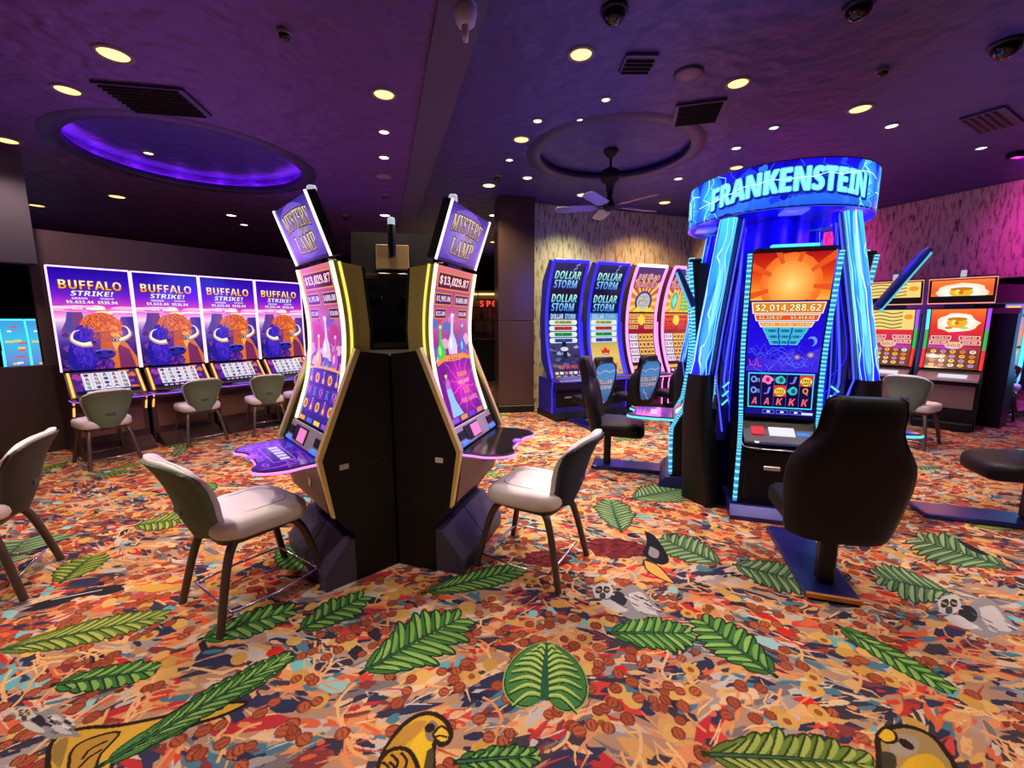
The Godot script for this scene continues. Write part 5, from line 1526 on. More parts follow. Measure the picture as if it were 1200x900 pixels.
func materials() -> void:
	mat("vinyl", Color8(232, 228, 228), 0.42)
	grain(M.vinyl, 9.0, 0.05, 0.05)
	mat("vinyl_seam", Color8(190, 180, 184), 0.5)
	mat("green_fabric", Color8(104, 124, 100), 0.85)
	grain(M.green_fabric, 14.0, 0.08, 0.08)
	mat("badge", Color8(60, 66, 84), 0.4)
	mat("navy_fabric", Color8(40, 58, 84), 0.85)
	mat("moss_fabric", Color8(66, 70, 60), 0.85)
	mat("leg_metal", Color8(92, 76, 68), 0.4, 0.5)
	mat("chrome", Color8(214, 206, 214), 0.2, 1.0)
	mat("blue_metal", Color8(40, 42, 120), 0.3, 0.3)
	mat("brass", Color8(190, 130, 60), 0.45, 0.4)
	mat("black_metal", Color8(16, 16, 20), 0.42, 0.3)
	mat("black_leather", Color8(10, 10, 16), 0.5)
	M.black_leather.metallic_specular = 0.35
	grain(M.black_leather, 8.0, 0.06, 0.06)
	mat("black_panel", Color8(10, 11, 15), 0.45)
	M.black_panel.metallic_specular = 0.4
	mat("champagne", Color8(226, 208, 130), 0.35, 0.55)
	mat("champagne_dark", Color8(176, 164, 98), 0.4, 0.4)
	mat("foot_metal", Color8(70, 66, 92), 0.45, 0.2)
	mat("door_panel", Color8(136, 116, 108), 0.5, 0.2)
	mat("silver", Color8(196, 190, 200), 0.3, 0.6)
	mat("dark_silver", Color8(120, 120, 132), 0.32, 0.5)
	mat("bronze", Color8(150, 128, 84), 0.45, 0.4)
	mat("dark_grey", Color8(52, 48, 60), 0.4)
	mat("white_print", Color8(210, 210, 206), 0.6)
	mat("brown_panel", Color8(70, 48, 48), 0.45)
	mat("brown_light", Color8(112, 76, 66), 0.5)
	mat("blue_panel", Color8(34, 30, 120), 0.3)
	mat("blue_body", Color8(30, 30, 130), 0.35)
	mat("pink_body", Color8(96, 34, 86), 0.35)
	mat("lamp_trim", Color8(120, 104, 120), 0.5)
	glow("neon_cream", Color8(255, 246, 196), 1.7)
	glow("neon_yellow", Color8(236, 226, 100), 1.2)
	glow("neon_white", Color8(240, 226, 255), 1.7)
	glow("neon_pink", Color8(236, 140, 255), 1.3)
	glow("neon_violet", Color8(170, 80, 255), 1.1)
	glow("neon_lilac", Color8(238, 190, 255), 1.8)
	glow("neon_amber", Color8(255, 170, 80), 1.7)
	glow("neon_blue", Color8(70, 80, 255), 1.5)
	glow("neon_blue_soft", Color8(40, 30, 255), 1.0)
	glow("neon_cyan", Color8(80, 220, 255), 1.4)
	glow("neon_green", Color8(60, 200, 90), 0.8)
	glow("neon_red", Color8(250, 50, 50), 1.0)
	glow("neon_coral", Color8(255, 150, 130), 1.1)
	glow("edge_blue", Color8(50, 40, 250), 1.1)
	glow("edge_pink", Color8(255, 150, 236), 1.5)
	glow("edge_cream", Color8(255, 232, 210), 1.5)
	glow("pink_screen", Color8(240, 130, 200), 0.9)
	glow("blue_screen", Color8(80, 90, 220), 0.7)
	glow("white_screen", Color8(226, 230, 240), 0.9)
	glow("red_light", Color8(226, 50, 70), 0.8)
	glow("blue_light", Color8(70, 130, 240), 1.0)
	glow("candle", Color8(206, 214, 236), 0.7)
	screen_mat("scr_bison", tex_bison_top(), 1.1)
	screen_mat("scr_reels", tex_bison_reels(), 0.95)
	screen_mat("scr_lamp_open", tex_lamp(true), 1.05)
	screen_mat("scr_lamp_reels", tex_lamp(false), 1.05)
	screen_mat("scr_lamp_top", tex_lamp_topper(), 0.9)
	screen_mat("scr_deck", tex_lamp_deck(), 0.8)
	mat("deck_dark", Color8(20, 18, 24), 0.15)
	screen_mat("scr_castle", tex_castle(), 1.1)
	screen_mat("scr_ring", tex_ring_sign(), 1.15)
	screen_mat("scr_tube", tex_tube(), 1.25)
	screen_mat("scr_dollar", tex_dollar(false), 1.0)
	screen_mat("scr_dollar_alt", tex_dollar(true), 1.0)
	screen_mat("scr_gem", tex_gem(false), 1.0)
	screen_mat("scr_gem_alt", tex_gem(true), 1.0)
	screen_mat("scr_pot", tex_pot(false, false), 1.05)
	screen_mat("scr_pot_top", tex_pot(true, false), 1.05)
	screen_mat("scr_words", tex_pot(false, true), 1.05)
	screen_mat("scr_words_top", tex_pot(true, true), 1.05)
	screen_mat("scr_far", tex_far(0), 1.0)
	screen_mat("scr_far_teal", tex_far(1), 1.0)
	var lt: StandardMaterial3D = screen_mat("led_teal", tex_stripes(Color8(40, 130, 180), Color8(120, 240, 255)), 1.3)
	lt.texture_repeat = true
	var bk := Cv.new(128, 208, Color8(50, 140, 220))
	bk.grad(0, 0, 128, 208, [Color8(60, 160, 226), Color8(80, 180, 236), Color8(40, 110, 200)])
	bolt(bk, Vector2(10, 50), Vector2(120, 40), 4, Color8(210, 240, 255), 0.2)
	bolt(bk, Vector2(40, 150), Vector2(80, 208), 4, Color8(210, 240, 255), 0.2)
	write(bk, "DOLLAR", 64, 96, 96, 22, Color8(240, 250, 250), Color8(60, 110, 160), 3)
	write(bk, "STORM", 64, 124, 86, 20, Color8(240, 250, 240), Color8(60, 110, 160), 3)
	var pm := mat("chair_print", Color.WHITE, 0.3)
	pm.albedo_texture = ImageTexture.create_from_image(bk.done())
	# carpet
	var cm := mat("carpet", Color.WHITE, 0.95)
	cm.albedo_texture = ImageTexture.create_from_image(carpet_image())
	cm.metallic_specular = 0.15
	var pile := NoiseTexture2D.new()
	pile.width = 512; pile.height = 512; pile.seamless = true
	var pn := FastNoiseLite.new()
	pn.seed = 3; pn.frequency = 0.25; pn.fractal_octaves = 2
	pile.noise = pn
	var fine := NoiseTexture2D.new()
	fine.width = 512; fine.height = 512; fine.seamless = true
	fine.noise = pn
	var fr := Gradient.new()
	fr.colors = PackedColorArray([Color8(176, 176, 176), Color8(255, 255, 255)])
	fine.color_ramp = fr
	cm.detail_enabled = true
	cm.detail_albedo = fine
	cm.detail_blend_mode = BaseMaterial3D.BLEND_MODE_MUL
	cm.detail_uv_layer = BaseMaterial3D.DETAIL_UV_2
	cm.uv2_scale = Vector3.ONE
	cm.uv1_scale = Vector3.ONE
	# ceiling: dark purple plaster with raised swirls
	var cl := mat("ceiling", Color8(90, 54, 134), 0.55)
	grain(cl, 0.55, 3.0, 0.012, 3)
	var cr := mat("ceiling_blue", Color8(62, 47, 126), 0.55)
	grain(cr, 0.5, 2.5, 0.012, 3)
	mat("beam", Color8(76, 66, 104), 0.6)
	mat("ring_trim", Color8(52, 34, 84), 0.5)
	# papered wall: pale ground with long dark drops
	var wm := mat("paper", Color.WHITE, 0.7)
	var nt := NoiseTexture2D.new()
	nt.width = 1024; nt.height = 1024; nt.seamless = true
	var nf := FastNoiseLite.new()
	nf.seed = 21; nf.frequency = 0.016; nf.fractal_octaves = 4
	nt.noise = nf
	var rampg := Gradient.new()
	rampg.offsets = PackedFloat32Array([0.0, 0.28, 0.36, 0.46, 0.62, 0.72, 1.0])
	rampg.colors = PackedColorArray([Color8(84, 72, 62), Color8(104, 90, 80), Color8(168, 152, 134), Color8(196, 182, 160), Color8(178, 164, 146), Color8(206, 192, 168), Color8(150, 138, 126)])
	nt.color_ramp = rampg
	wm.albedo_texture = nt
	wm.uv1_triplanar = true
	wm.uv1_world_triplanar = true
	wm.uv1_scale = Vector3(1.3, 0.22, 1.3)
	mat("dark_wood", Color8(66, 44, 40), 0.28)
	mat("dark_wall", Color8(34, 26, 34), 0.7)
	mat("mauve_wall", Color8(88, 62, 74), 0.7)
	mat("brown_wall", Color8(58, 40, 40), 0.5)
	mat("header_wall", Color8(74, 66, 84), 0.7)
	mat("sensor_grey", Color8(186, 182, 200), 0.5)
	mat("grey_wall", Color8(120, 112, 128), 0.7)

func room() -> void:
	# floor with the printed carpet, UV in pattern repeats
	var fl := MB.new()
	var p := [Vector3(-11, 0, 2.2), Vector3(-11, 0, -15), Vector3(11.5, 0, -15), Vector3(11.5, 0, 2.2)]
	var uv := []
	for v in p: uv.append(Vector2((v.x - TX0) / TILE, (v.z - TZ0) / TILE))
	for k in [0, 1, 2, 0, 2, 3]:
		fl.st.set_uv(uv[k])
		fl.st.set_uv2(Vector2(p[k].x, p[k].z) / 0.55)
		fl.st.add_vertex(p[k])
	fl.box(Vector3(0.25, -0.06, -6.4), Vector3(22.5, 0.11, 17.2))
	solo(fl, "floor", M.carpet, "jungle-patterned carpet with leaves, birds, rust dots and orange vines", "floor", "", "structure")
	# ceilings: a lower one on the left with a round recess, a higher one with the fan's round recess
	var edge0 := on_height(573, 0, H_LEFT)
	var e0 := Vector2(edge0.x, edge0.z)
	var dir := Vector2(-0.29, -0.957)
	var low := MB.new()
	var dome := Vector2(-3.5, -5.05)
	var outer := PackedVector2Array([e0 - dir * 5.2, e0 + dir * 13.0, Vector2(-11, e0.y + dir.y * 13.0), Vector2(-11, e0.y - dir.y * 5.2)])
	if Geometry2D.is_polygon_clockwise(outer): outer.reverse()
	holed_slab(low, outer, dome, 1.12, H_LEFT, H_RIGHT - 0.002)
	solo(low, "ceiling", M.ceiling, "lower dark purple plaster ceiling with the round lit recess", "ceiling", "", "structure")
	var high := MB.new()
	var fan := on_height(718, 180, H_RIGHT)
	var fc := Vector2(fan.x, fan.z)
	holed_slab(high, PackedVector2Array([Vector2(-11, 2.2), Vector2(-11, -15), Vector2(11.5, -15), Vector2(11.5, 2.2)]), fc, 0.90, H_RIGHT, H_RIGHT + 0.07)
	high.box(Vector3(0.25, H_RIGHT + 0.12, -6.4), Vector3(22.5, 0.1, 17.2))
	solo(high, "ceiling", M.ceiling_blue, "higher dark violet plaster ceiling around the fan", "ceiling", "", "structure")
	# flat border of the lower ceiling along the step, with its groove
	var bm := MB.new()
	var n := Vector2(-dir.y, dir.x)
	if n.x > 0: n = -n
	var q := PackedVector2Array([e0 - dir * 5.2, e0 + dir * 13.0, e0 + dir * 13.0 + n * 0.27, e0 - dir * 5.2 + n * 0.27])
	bm.slab(q, H_LEFT - 0.018, H_LEFT - 0.001)
	solo(bm, "trim_1", M.beam, "smooth grey violet border strip along the ceiling step", "trim", "", "structure")
	# moulding rings round both recesses
	for r in [[dome, 1.12, H_LEFT, "trim_2", "dark round moulding of the purple lit ceiling recess"], [fc, 0.90, H_RIGHT, "trim_3", "dark round moulding of the fan's ceiling recess"]]:
		var mb := MB.new()
		var c: Vector2 = r[0]
		mb.lathe([Vector2(r[1] - 0.06, r[2] + 0.05), Vector2(r[1] - 0.07, r[2] + 0.05), Vector2(r[1] - 0.07, r[2] - 0.012), Vector2(r[1] - 0.06, r[2] - 0.018), Vector2(r[1] + 0.05, r[2] - 0.018), Vector2(r[1] + 0.09, r[2] - 0.001)], 72, Vector3(c.x, 0, c.y), false)
		solo(mb, r[3], M.ring_trim, r[4], "trim", "", "structure")
	# walls
	wall("wall_back", Vector2(0.34, -7.36), Vector2(3.32, -8.35), 0, H_RIGHT - 0.003, 0.12, M.paper, "pale wallpaper wall with long dark drops behind the arched machines")
	wall("wall_return", Vector2(3.38, -8.35), Vector2(3.38, -7.62), 0, H_RIGHT - 0.003, 0.12, M.paper, "narrow papered wall return beside the arched machines")
	wall("wall_middle", Vector2(3.32, -7.58), Vector2(6.2, -7.95), 0, H_RIGHT - 0.003, 0.12, M.paper, "papered wall washed with magenta light behind the ring sign tower")
	wall("wall_right", Vector2(6.25, -7.95), Vector2(7.7, -4.4), 2.1, H_RIGHT - 0.003, 0.12, M.paper, "papered bulkhead washed with magenta light above the orange machines")
	wall("wall_upper", Vector2(7.75, -4.3), Vector2(8.3, 2.0), 2.1, H_RIGHT - 0.003, 0.12, M.paper, "papered bulkhead at the side of the gaming floor")
	wall("wall_far", Vector2(6.2, -8.05), Vector2(11.2, -9.6), 0, H_RIGHT - 0.003, 0.12, M.grey_wall, "grey violet far wall behind the blue-screened machines")
	wall("wall_side", Vector2(11.4, -9.6), Vector2(11.4, 2.0), 0, H_RIGHT - 0.003, 0.12, M.grey_wall, "grey violet side wall of the gaming floor")
	wall("wall_front", Vector2(-11, 2.1), Vector2(11.4, 2.1), 0, H_RIGHT - 0.003, 0.12, M.dark_wall, "dark wall behind the viewer")
	wall("wall_left", Vector2(-10.9, 2.1), Vector2(-10.9, -14.9), 0, H_RIGHT - 0.003, 0.12, M.dark_wall, "dark far wall beyond the half wall")
	wall("wall_rear", Vector2(-10.9, -14.9), Vector2(11.4, -14.9), 0, H_RIGHT - 0.003, 0.12, M.dark_wall, "dark far wall at the end of the room")
	# partition behind the row of tall screens, and the half wall that goes on from it
	var r0 := Vector2(-4.92, -4.617)
	var rd := Vector2(cos(-0.9525), sin(-0.9525))
	var rn := Vector2(-rd.y, rd.x)
	var pb := r0 - rn * 0.62
	wall("wall_partition", pb - rd * 0.04, pb + rd * 4.6, 0, 2.52, 0.14, M.mauve_wall, "mauve brown partition wall behind the row of tall screens")
	wall("wall_half", pb + rn * 0.12 + rd * 0.06, pb + rn * 0.4 - rd * 4.2, 0, 1.0, 0.16, M.brown_wall, "dark brown half wall beside the row of tall screens")
	wall("wall_header", pb + rn * 0.16 + rd * 0.0, pb + rn * 0.4 - rd * 4.2, 2.12, H_LEFT - 0.003, 0.2, M.header_wall, "grey header above the opening over the half wall")
	# square pillar of two stacked panels
	var pil := thing("pillar", "square dark wood pillar of two stacked panels", "pillar", Vector3(0.03, 0, -7.15), 10, "", "structure")
	part(MB.new().box(Vector3(0, 0.06, 0), Vector3(0.60, 0.12, 0.5), 0.01), "plinth", M.black_panel, pil)
	part(MB.new().box(Vector3(0, 0.808, 0), Vector3(0.58, 1.372, 0.48), 0.008), "panel", M.dark_wood, pil)
	part(MB.new().box(Vector3(0, 2.449, 0), Vector3(0.58, 1.895, 0.48), 0.008), "panel", M.dark_wood, pil)
	part(MB.new().box(Vector3(0, 1.498, 0), Vector3(0.56, 0.012, 0.46)), "joint", M.black_panel, pil)
	var col := thing("column", "dark square column standing on the line of the half wall", "column", Vector3(-5.66, 0, -4.30), 55, "", "structure")
	part(MB.new().box(Vector3(0, 1.08, 0), Vector3(0.34, 2.05, 0.3), 0.01), "shaft", M.dark_wall, col)
	part(MB.new().box(Vector3(0, 0.06, 0), Vector3(0.38, 0.12, 0.34), 0.01), "plinth", M.dark_wall, col)
	# purple cove light in the left recess
	var cove := thing("cove_light", "purple light tube hidden in the round ceiling recess", "light", Vector3(dome.x, 0, dome.y))
	var ring := []
	for k in 48: ring.append(Vector3(cos(TAU * k / 48) * 1.088, H_LEFT + 0.03, sin(TAU * k / 48) * 1.088))
	part(MB.new().tube(ring, 0.010, 6, true), "light_tube", glow("cove_glow", Color8(170, 56, 255), 28.0), cove)
	for k in 16:
		var o := OmniLight3D.new()
		o.name = "cove_lamp"
		o.light_color = Color8(140, 44, 255)
		o.light_energy = 0.010
		o.light_size = 0.03
		o.shadow_enabled = true
		cove.add_child(o, true)
		o.position = Vector3(cos(TAU * k / 16) * 1.085, H_LEFT + 0.075, sin(TAU * k / 16) * 1.085)

func lights() -> void:
	var warm := Color8(255, 204, 120)
	var white := Color8(255, 236, 214)
	var green := Color8(246, 244, 170)
	var bl := "large warm recessed downlight in the lower purple ceiling"
	var br := "large warm recessed downlight in the higher violet ceiling"
	var sl := "small pale recessed downlight in the lower purple ceiling"
	var sr := "small pale recessed downlight in the higher violet ceiling"
	for q in [[133, 63, 0.085, 4.4], [79, 105, 0.075, 2.4], [7, 164, 0.085, 2.0], [450, 110, 0.075, 4.6], [137, 230, 0.09, 2.0]]:
		downlight(q[0], q[1], H_LEFT, q[2], warm, 2.6, q[3], 66.0, bl, "large downlights in the lower ceiling")
	for q in [[681, 63, 0.075], [865, 97, 0.075], [1008, 127, 0.08], [611, 163, 0.075], [779, 237, 0.085], [863, 196, 0.07]]:
		downlight(q[0], q[1], H_RIGHT, q[2], warm, 2.6, 6.0, 66.0, br, "large downlights in the higher ceiling")
	for q in [[573, 217, 0.085], [683, 228, 0.085]]:
		downlight(q[0], q[1], H_RIGHT, q[2], green, 2.6, 6.0, 60.0, "large greenish recessed downlight near the papered wall", "greenish downlights")
	for q in [[450, 154, 0.045], [450, 184, 0.05], [451, 252, 0.08], [271, 252, 0.07], [286, 263, 0.06]]:
		downlight(q[0], q[1], H_LEFT, q[2], white, 4.0, 0.9, 60.0, sl, "small downlights in the lower ceiling")
	for q in [[174, 179, 0.045], [207, 204, 0.05]]:
		downlight(q[0], q[1], H_RIGHT - 0.001, q[2], white, 4.0, 0.8, 60.0, "small pale downlight inside the purple lit recess", "downlights inside the recess")
	for q in [[630, 141, 0.04], [680, 140, 0.03], [710, 116, 0.035], [597, 187, 0.04], [618, 208, 0.06], [795, 209, 0.05], [1045, 147, 0.05], [907, 149, 0.04], [863, 173, 0.045], [1150, 173, 0.045], [578, 252, 0.07]]:
		downlight(q[0], q[1], H_RIGHT, q[2], white, 4.0, 0.9, 60.0, sr, "small downlights in the higher ceiling")
	# lights over the viewer's own part of the floor, out of the picture
	for q in [[0.3, -0.9], [2.2, -1.4], [-1.9, -1.0], [3.6, -2.0], [-3.6, -1.6], [0.4, 0.8]]:
		var hh := H_LEFT if q[0] < 0.2 else H_RIGHT
		var t := thing("ceiling_light", bl if q[0] < 0.2 else br, "light", Vector3(q[0], hh, q[1]), 0, "large downlights in the lower ceiling" if q[0] < 0.2 else "large downlights in the higher ceiling")
		part(MB.new().lathe([Vector2(0.08, -0.001), Vector2(0.083, -0.012), Vector2(0.104, -0.008), Vector2(0.106, -0.001)], 24, Vector3.ZERO, false), "trim_ring", M.lamp_trim, t)
		part(MB.new().lathe([Vector2(0.08, -0.001), Vector2(0.077, -0.006), Vector2(0.0, -0.009)], 24), "light_lens", M.lamp_glow_0, t)
		var s := SpotLight3D.new()
		s.name = "spot"
		s.light_color = Color8(255, 228, 212)
		s.light_energy = 5.4
		s.light_size = 0.08
		s.spot_angle = 66.0
		s.spot_angle_attenuation = 0.8
		s.spot_range = 16.0
		s.shadow_enabled = true
		t.add_child(s)
		s.position = Vector3(0, -0.03, 0)
		s.rotation_degrees = Vector3(-90, 0, 0)
	# magenta floodlight that washes the papered wall on the right
	for q in [[5.75, -5.2, -96.0], [5.0, -6.7, 0.0]]:
		var f := thing("flood_light", "magenta wall washer on the higher ceiling by the papered wall", "light", Vector3(q[0], H_RIGHT, q[1]), 0, "magenta wall washers")
		part(MB.new().box(Vector3(0, -0.03, 0), Vector3(0.12, 0.06, 0.12), 0.01), "housing", M.black_metal, f)
		part(MB.new().box(Vector3(0, -0.062, 0.02), Vector3(0.08, 0.004, 0.06)), "light_face", glow("magenta_face_%d" % absi(int(q[2])), Color8(255, 60, 220), 2.0), f)
		var s := SpotLight3D.new()
		s.name = "spot"
		s.light_color = Color8(255, 40, 210)
		s.light_energy = 5.0
		s.light_size = 0.06
		s.spot_angle = 62.0
		s.spot_angle_attenuation = 0.9
		s.shadow_enabled = true
		f.add_child(s)
		s.position = Vector3(0, -0.10, 0)
		s.rotation_degrees = Vector3(-22, q[2], 0)

func machines() -> void:
	# three-sided pod
	var pc := Vector3(-0.797, 0, -2.866)
	lamp_machine("curved genie-lamp machine showing rows of reels, beside the green-backed white chair", pc, -47.5, M.scr_lamp_reels, M.scr_deck)
	lamp_machine("curved genie-lamp machine with a magenta bonus screen, beside the navy-backed white chair", pc, 72.8, M.scr_lamp_open, M.deck_dark)
	lamp_machine("curved machine of the pod turned away, its black back showing", pc, 192.7, M.scr_lamp_reels, M.scr_deck)
	var tri := PackedVector2Array()
	for k in 3: tri.append(Vector2(0.40, 0).rotated(deg_to_rad(90.0 - 12.65 - 120.0 * k)))
	var core := solo(MB.new().slab(tri, 0.0, 1.30), "pod_core", M.black_panel, "black three-sided core panel between the genie-lamp machines", "panel")
	core.position = pc
	# row of four tall screens
	var r0 := Vector2(-4.92, -4.617)
	var rd := Vector2(cos(-0.9525), sin(-0.9525))
	var rn := Vector2(-rd.y, rd.x)
	var turn := rad_to_deg(atan2(rn.x, rn.y))
	var words := ["bison machine next to the half wall", "bison machine second from the half wall", "bison machine third from the half wall", "bison machine fourth from the half wall"]
	var first: Node3D
	for i in 4:
		var p := r0 + rd * 0.69 * (i + 0.5)
		var at := Vector3(p.x, 0, p.y)
		if i == 0: first = bison_machine("tall violet-lit " + words[0], at, turn)
		else: copy_of(first, "tall violet-lit " + words[i], at, turn)
	# arched row
	var a0 := Vector2(0.80, -6.72)
	var ad := Vector2(cos(deg_to_rad(22.0)), -sin(deg_to_rad(22.0)))
	var labels := ["blue-edged arched machine next to the dark wood pillar", "blue-edged arched machine with a desert scene, second from the pillar", "pink-edged arched machine with a cream top light, third from the pillar", "pink-edged arched machine with a green diamond picture, fourth from the pillar"]
	for i in 4:
		var p := a0 + ad * 0.745 * i
		arch_machine(labels[i], Vector3(p.x, 0, p.y), 22.0, [M.scr_dollar, M.scr_dollar_alt, M.scr_gem, M.scr_gem_alt][i], [M.edge_blue, M.edge_blue, M.edge_pink, M.edge_pink][i], [M.blue_body, M.blue_body, M.pink_body, M.pink_body][i], [Color8(70, 70, 250), Color8(70, 70, 250), Color8(255, 130, 200), Color8(255, 130, 200)][i], [M.edge_blue, M.edge_blue, M.edge_cream, M.edge_pink][i])
	# ring canopy
	var rc := Vector3(2.2, 0, -3.75)
	ring_canopy(rc, -17.0)
	castle_machine("machine under the ring sign with amber and blue screen facing the large black chair", rc, -17.0, false)
	castle_machine("machine under the ring sign turned toward the dark wood pillar", rc, -110.0, true)
	castle_machine("machine under the ring sign turned toward the orange machines", rc, 71.0, true)
	castle_machine("machine on the far side of the ring sign tower", rc, 163.0, false)
	# orange machines
	var m2 := Vector2(6.22, -6.02)
	var od := Vector2(cos(deg_to_rad(-50.0)), -sin(deg_to_rad(-50.0)))
	pot_machine("orange machine with a gold pot on both screens", Vector3(m2.x, 0, m2.y), -50, M.scr_pot, M.scr_pot_top)
	var m1 := m2 - od * 0.70
	pot_machine("orange machine with lines of writing on both screens", Vector3(m1.x, 0, m1.y), -50, M.scr_words, M.scr_words_top)
	var m3 := m2 + Vector2(0.66, -0.22)
	pot_machine("machine back to back with the gold pot machine, its black rear topper showing", Vector3(m3.x, 0, m3.y), 122, M.scr_pot, M.scr_pot_top)
	# blue machines farther right
	for k in 2:
		var m: Node3D = arch_machine(["blue-screened machine far behind the orange machines", "second blue-screened machine far behind the orange machines"][k], Vector3(8.15 + k * 0.5, 0, -7.15 + k * 0.62), -52, M.scr_far, M.neon_cyan, M.blue_body, Color8(90, 170, 250), M.neon_cyan)
		m.scale = Vector3.ONE * 0.88

func seats() -> void:
	var st := make_stool("white chair with a green back panel, tucked at the genie-lamp reels machine")
	st.position = Vector3(-1.44, 0, -2.18); st.rotation_degrees.y = 146
	var nv := copy_of(st, "white chair with a dark navy back between the genie-lamp pod and the ring sign tower", Vector3(0.15, 0, -2.50), -120)
	nv.get_node("back_panel").material_override = M.navy_fabric
	var ms := copy_of(st, "white chair turned away with a dark moss back, in front of the half wall", Vector3(-2.98, 0, -2.20), -62)
	ms.get_node("back_panel").material_override = M.moss_fabric
	var rows := [[128, 541, 238, "next to the half wall"], [237, 516, 232, "second from the half wall"], [314, 505, 222, "third from the half wall"], [358, 497, 230, "fourth from the half wall"]]
	for q in rows:
		var p := on_height(q[0], q[1])
		copy_of(st, "pale chair with green back at the bison machine " + q[3], p, q[2]).scale = Vector3.ONE * 0.93
	var o := on_height(1074, 437, 0.88)
	o.y = 0
	copy_of(st, "pale chair with green back in front of the orange machines", o, 122)
	copy_of(st, "pale chair with green back at the far blue machines", Vector3(7.62, 0, -6.62), 128)
	# black high-backed chairs
	var hc := make_high_chair("large black high-backed chair on a blue floor plate facing the amber and blue screen", 0.80)
	hc.position = Vector3(1.77, 0, -2.235); hc.rotation_degrees.y = 163
	var rc := Vector2(2.2, -3.75)
	var l := on_height(711, 546)
	copy_of(hc, "black high-backed chair in profile between the pillar and the ring sign tower", l, 74)
	copy_of(hc, "black high-backed chair beside the orange machines, cut by the frame", Vector3(3.84, 0, -3.0), 251)
	var a0 := Vector2(0.80, -6.72)
	var ad := Vector2(cos(deg_to_rad(22.0)), -sin(deg_to_rad(22.0)))
	var an := Vector2(sin(deg_to_rad(22.0)), cos(deg_to_rad(22.0)))
	for i in 3:
		var p := a0 + ad * 0.745 * i + an * 0.92
		var c: Node3D = copy_of(hc, ["black chair with a blue printed back at the blue-edged machine next to the pillar", "black chair with a blue printed back at the desert scene machine", "black chair at the pink-edged machine beside the ring sign tower"][i], Vector3(p.x, 0, p.y), 202)
		c.scale = Vector3.ONE * 0.9
		if i < 2: back_display(c, M.chair_print)

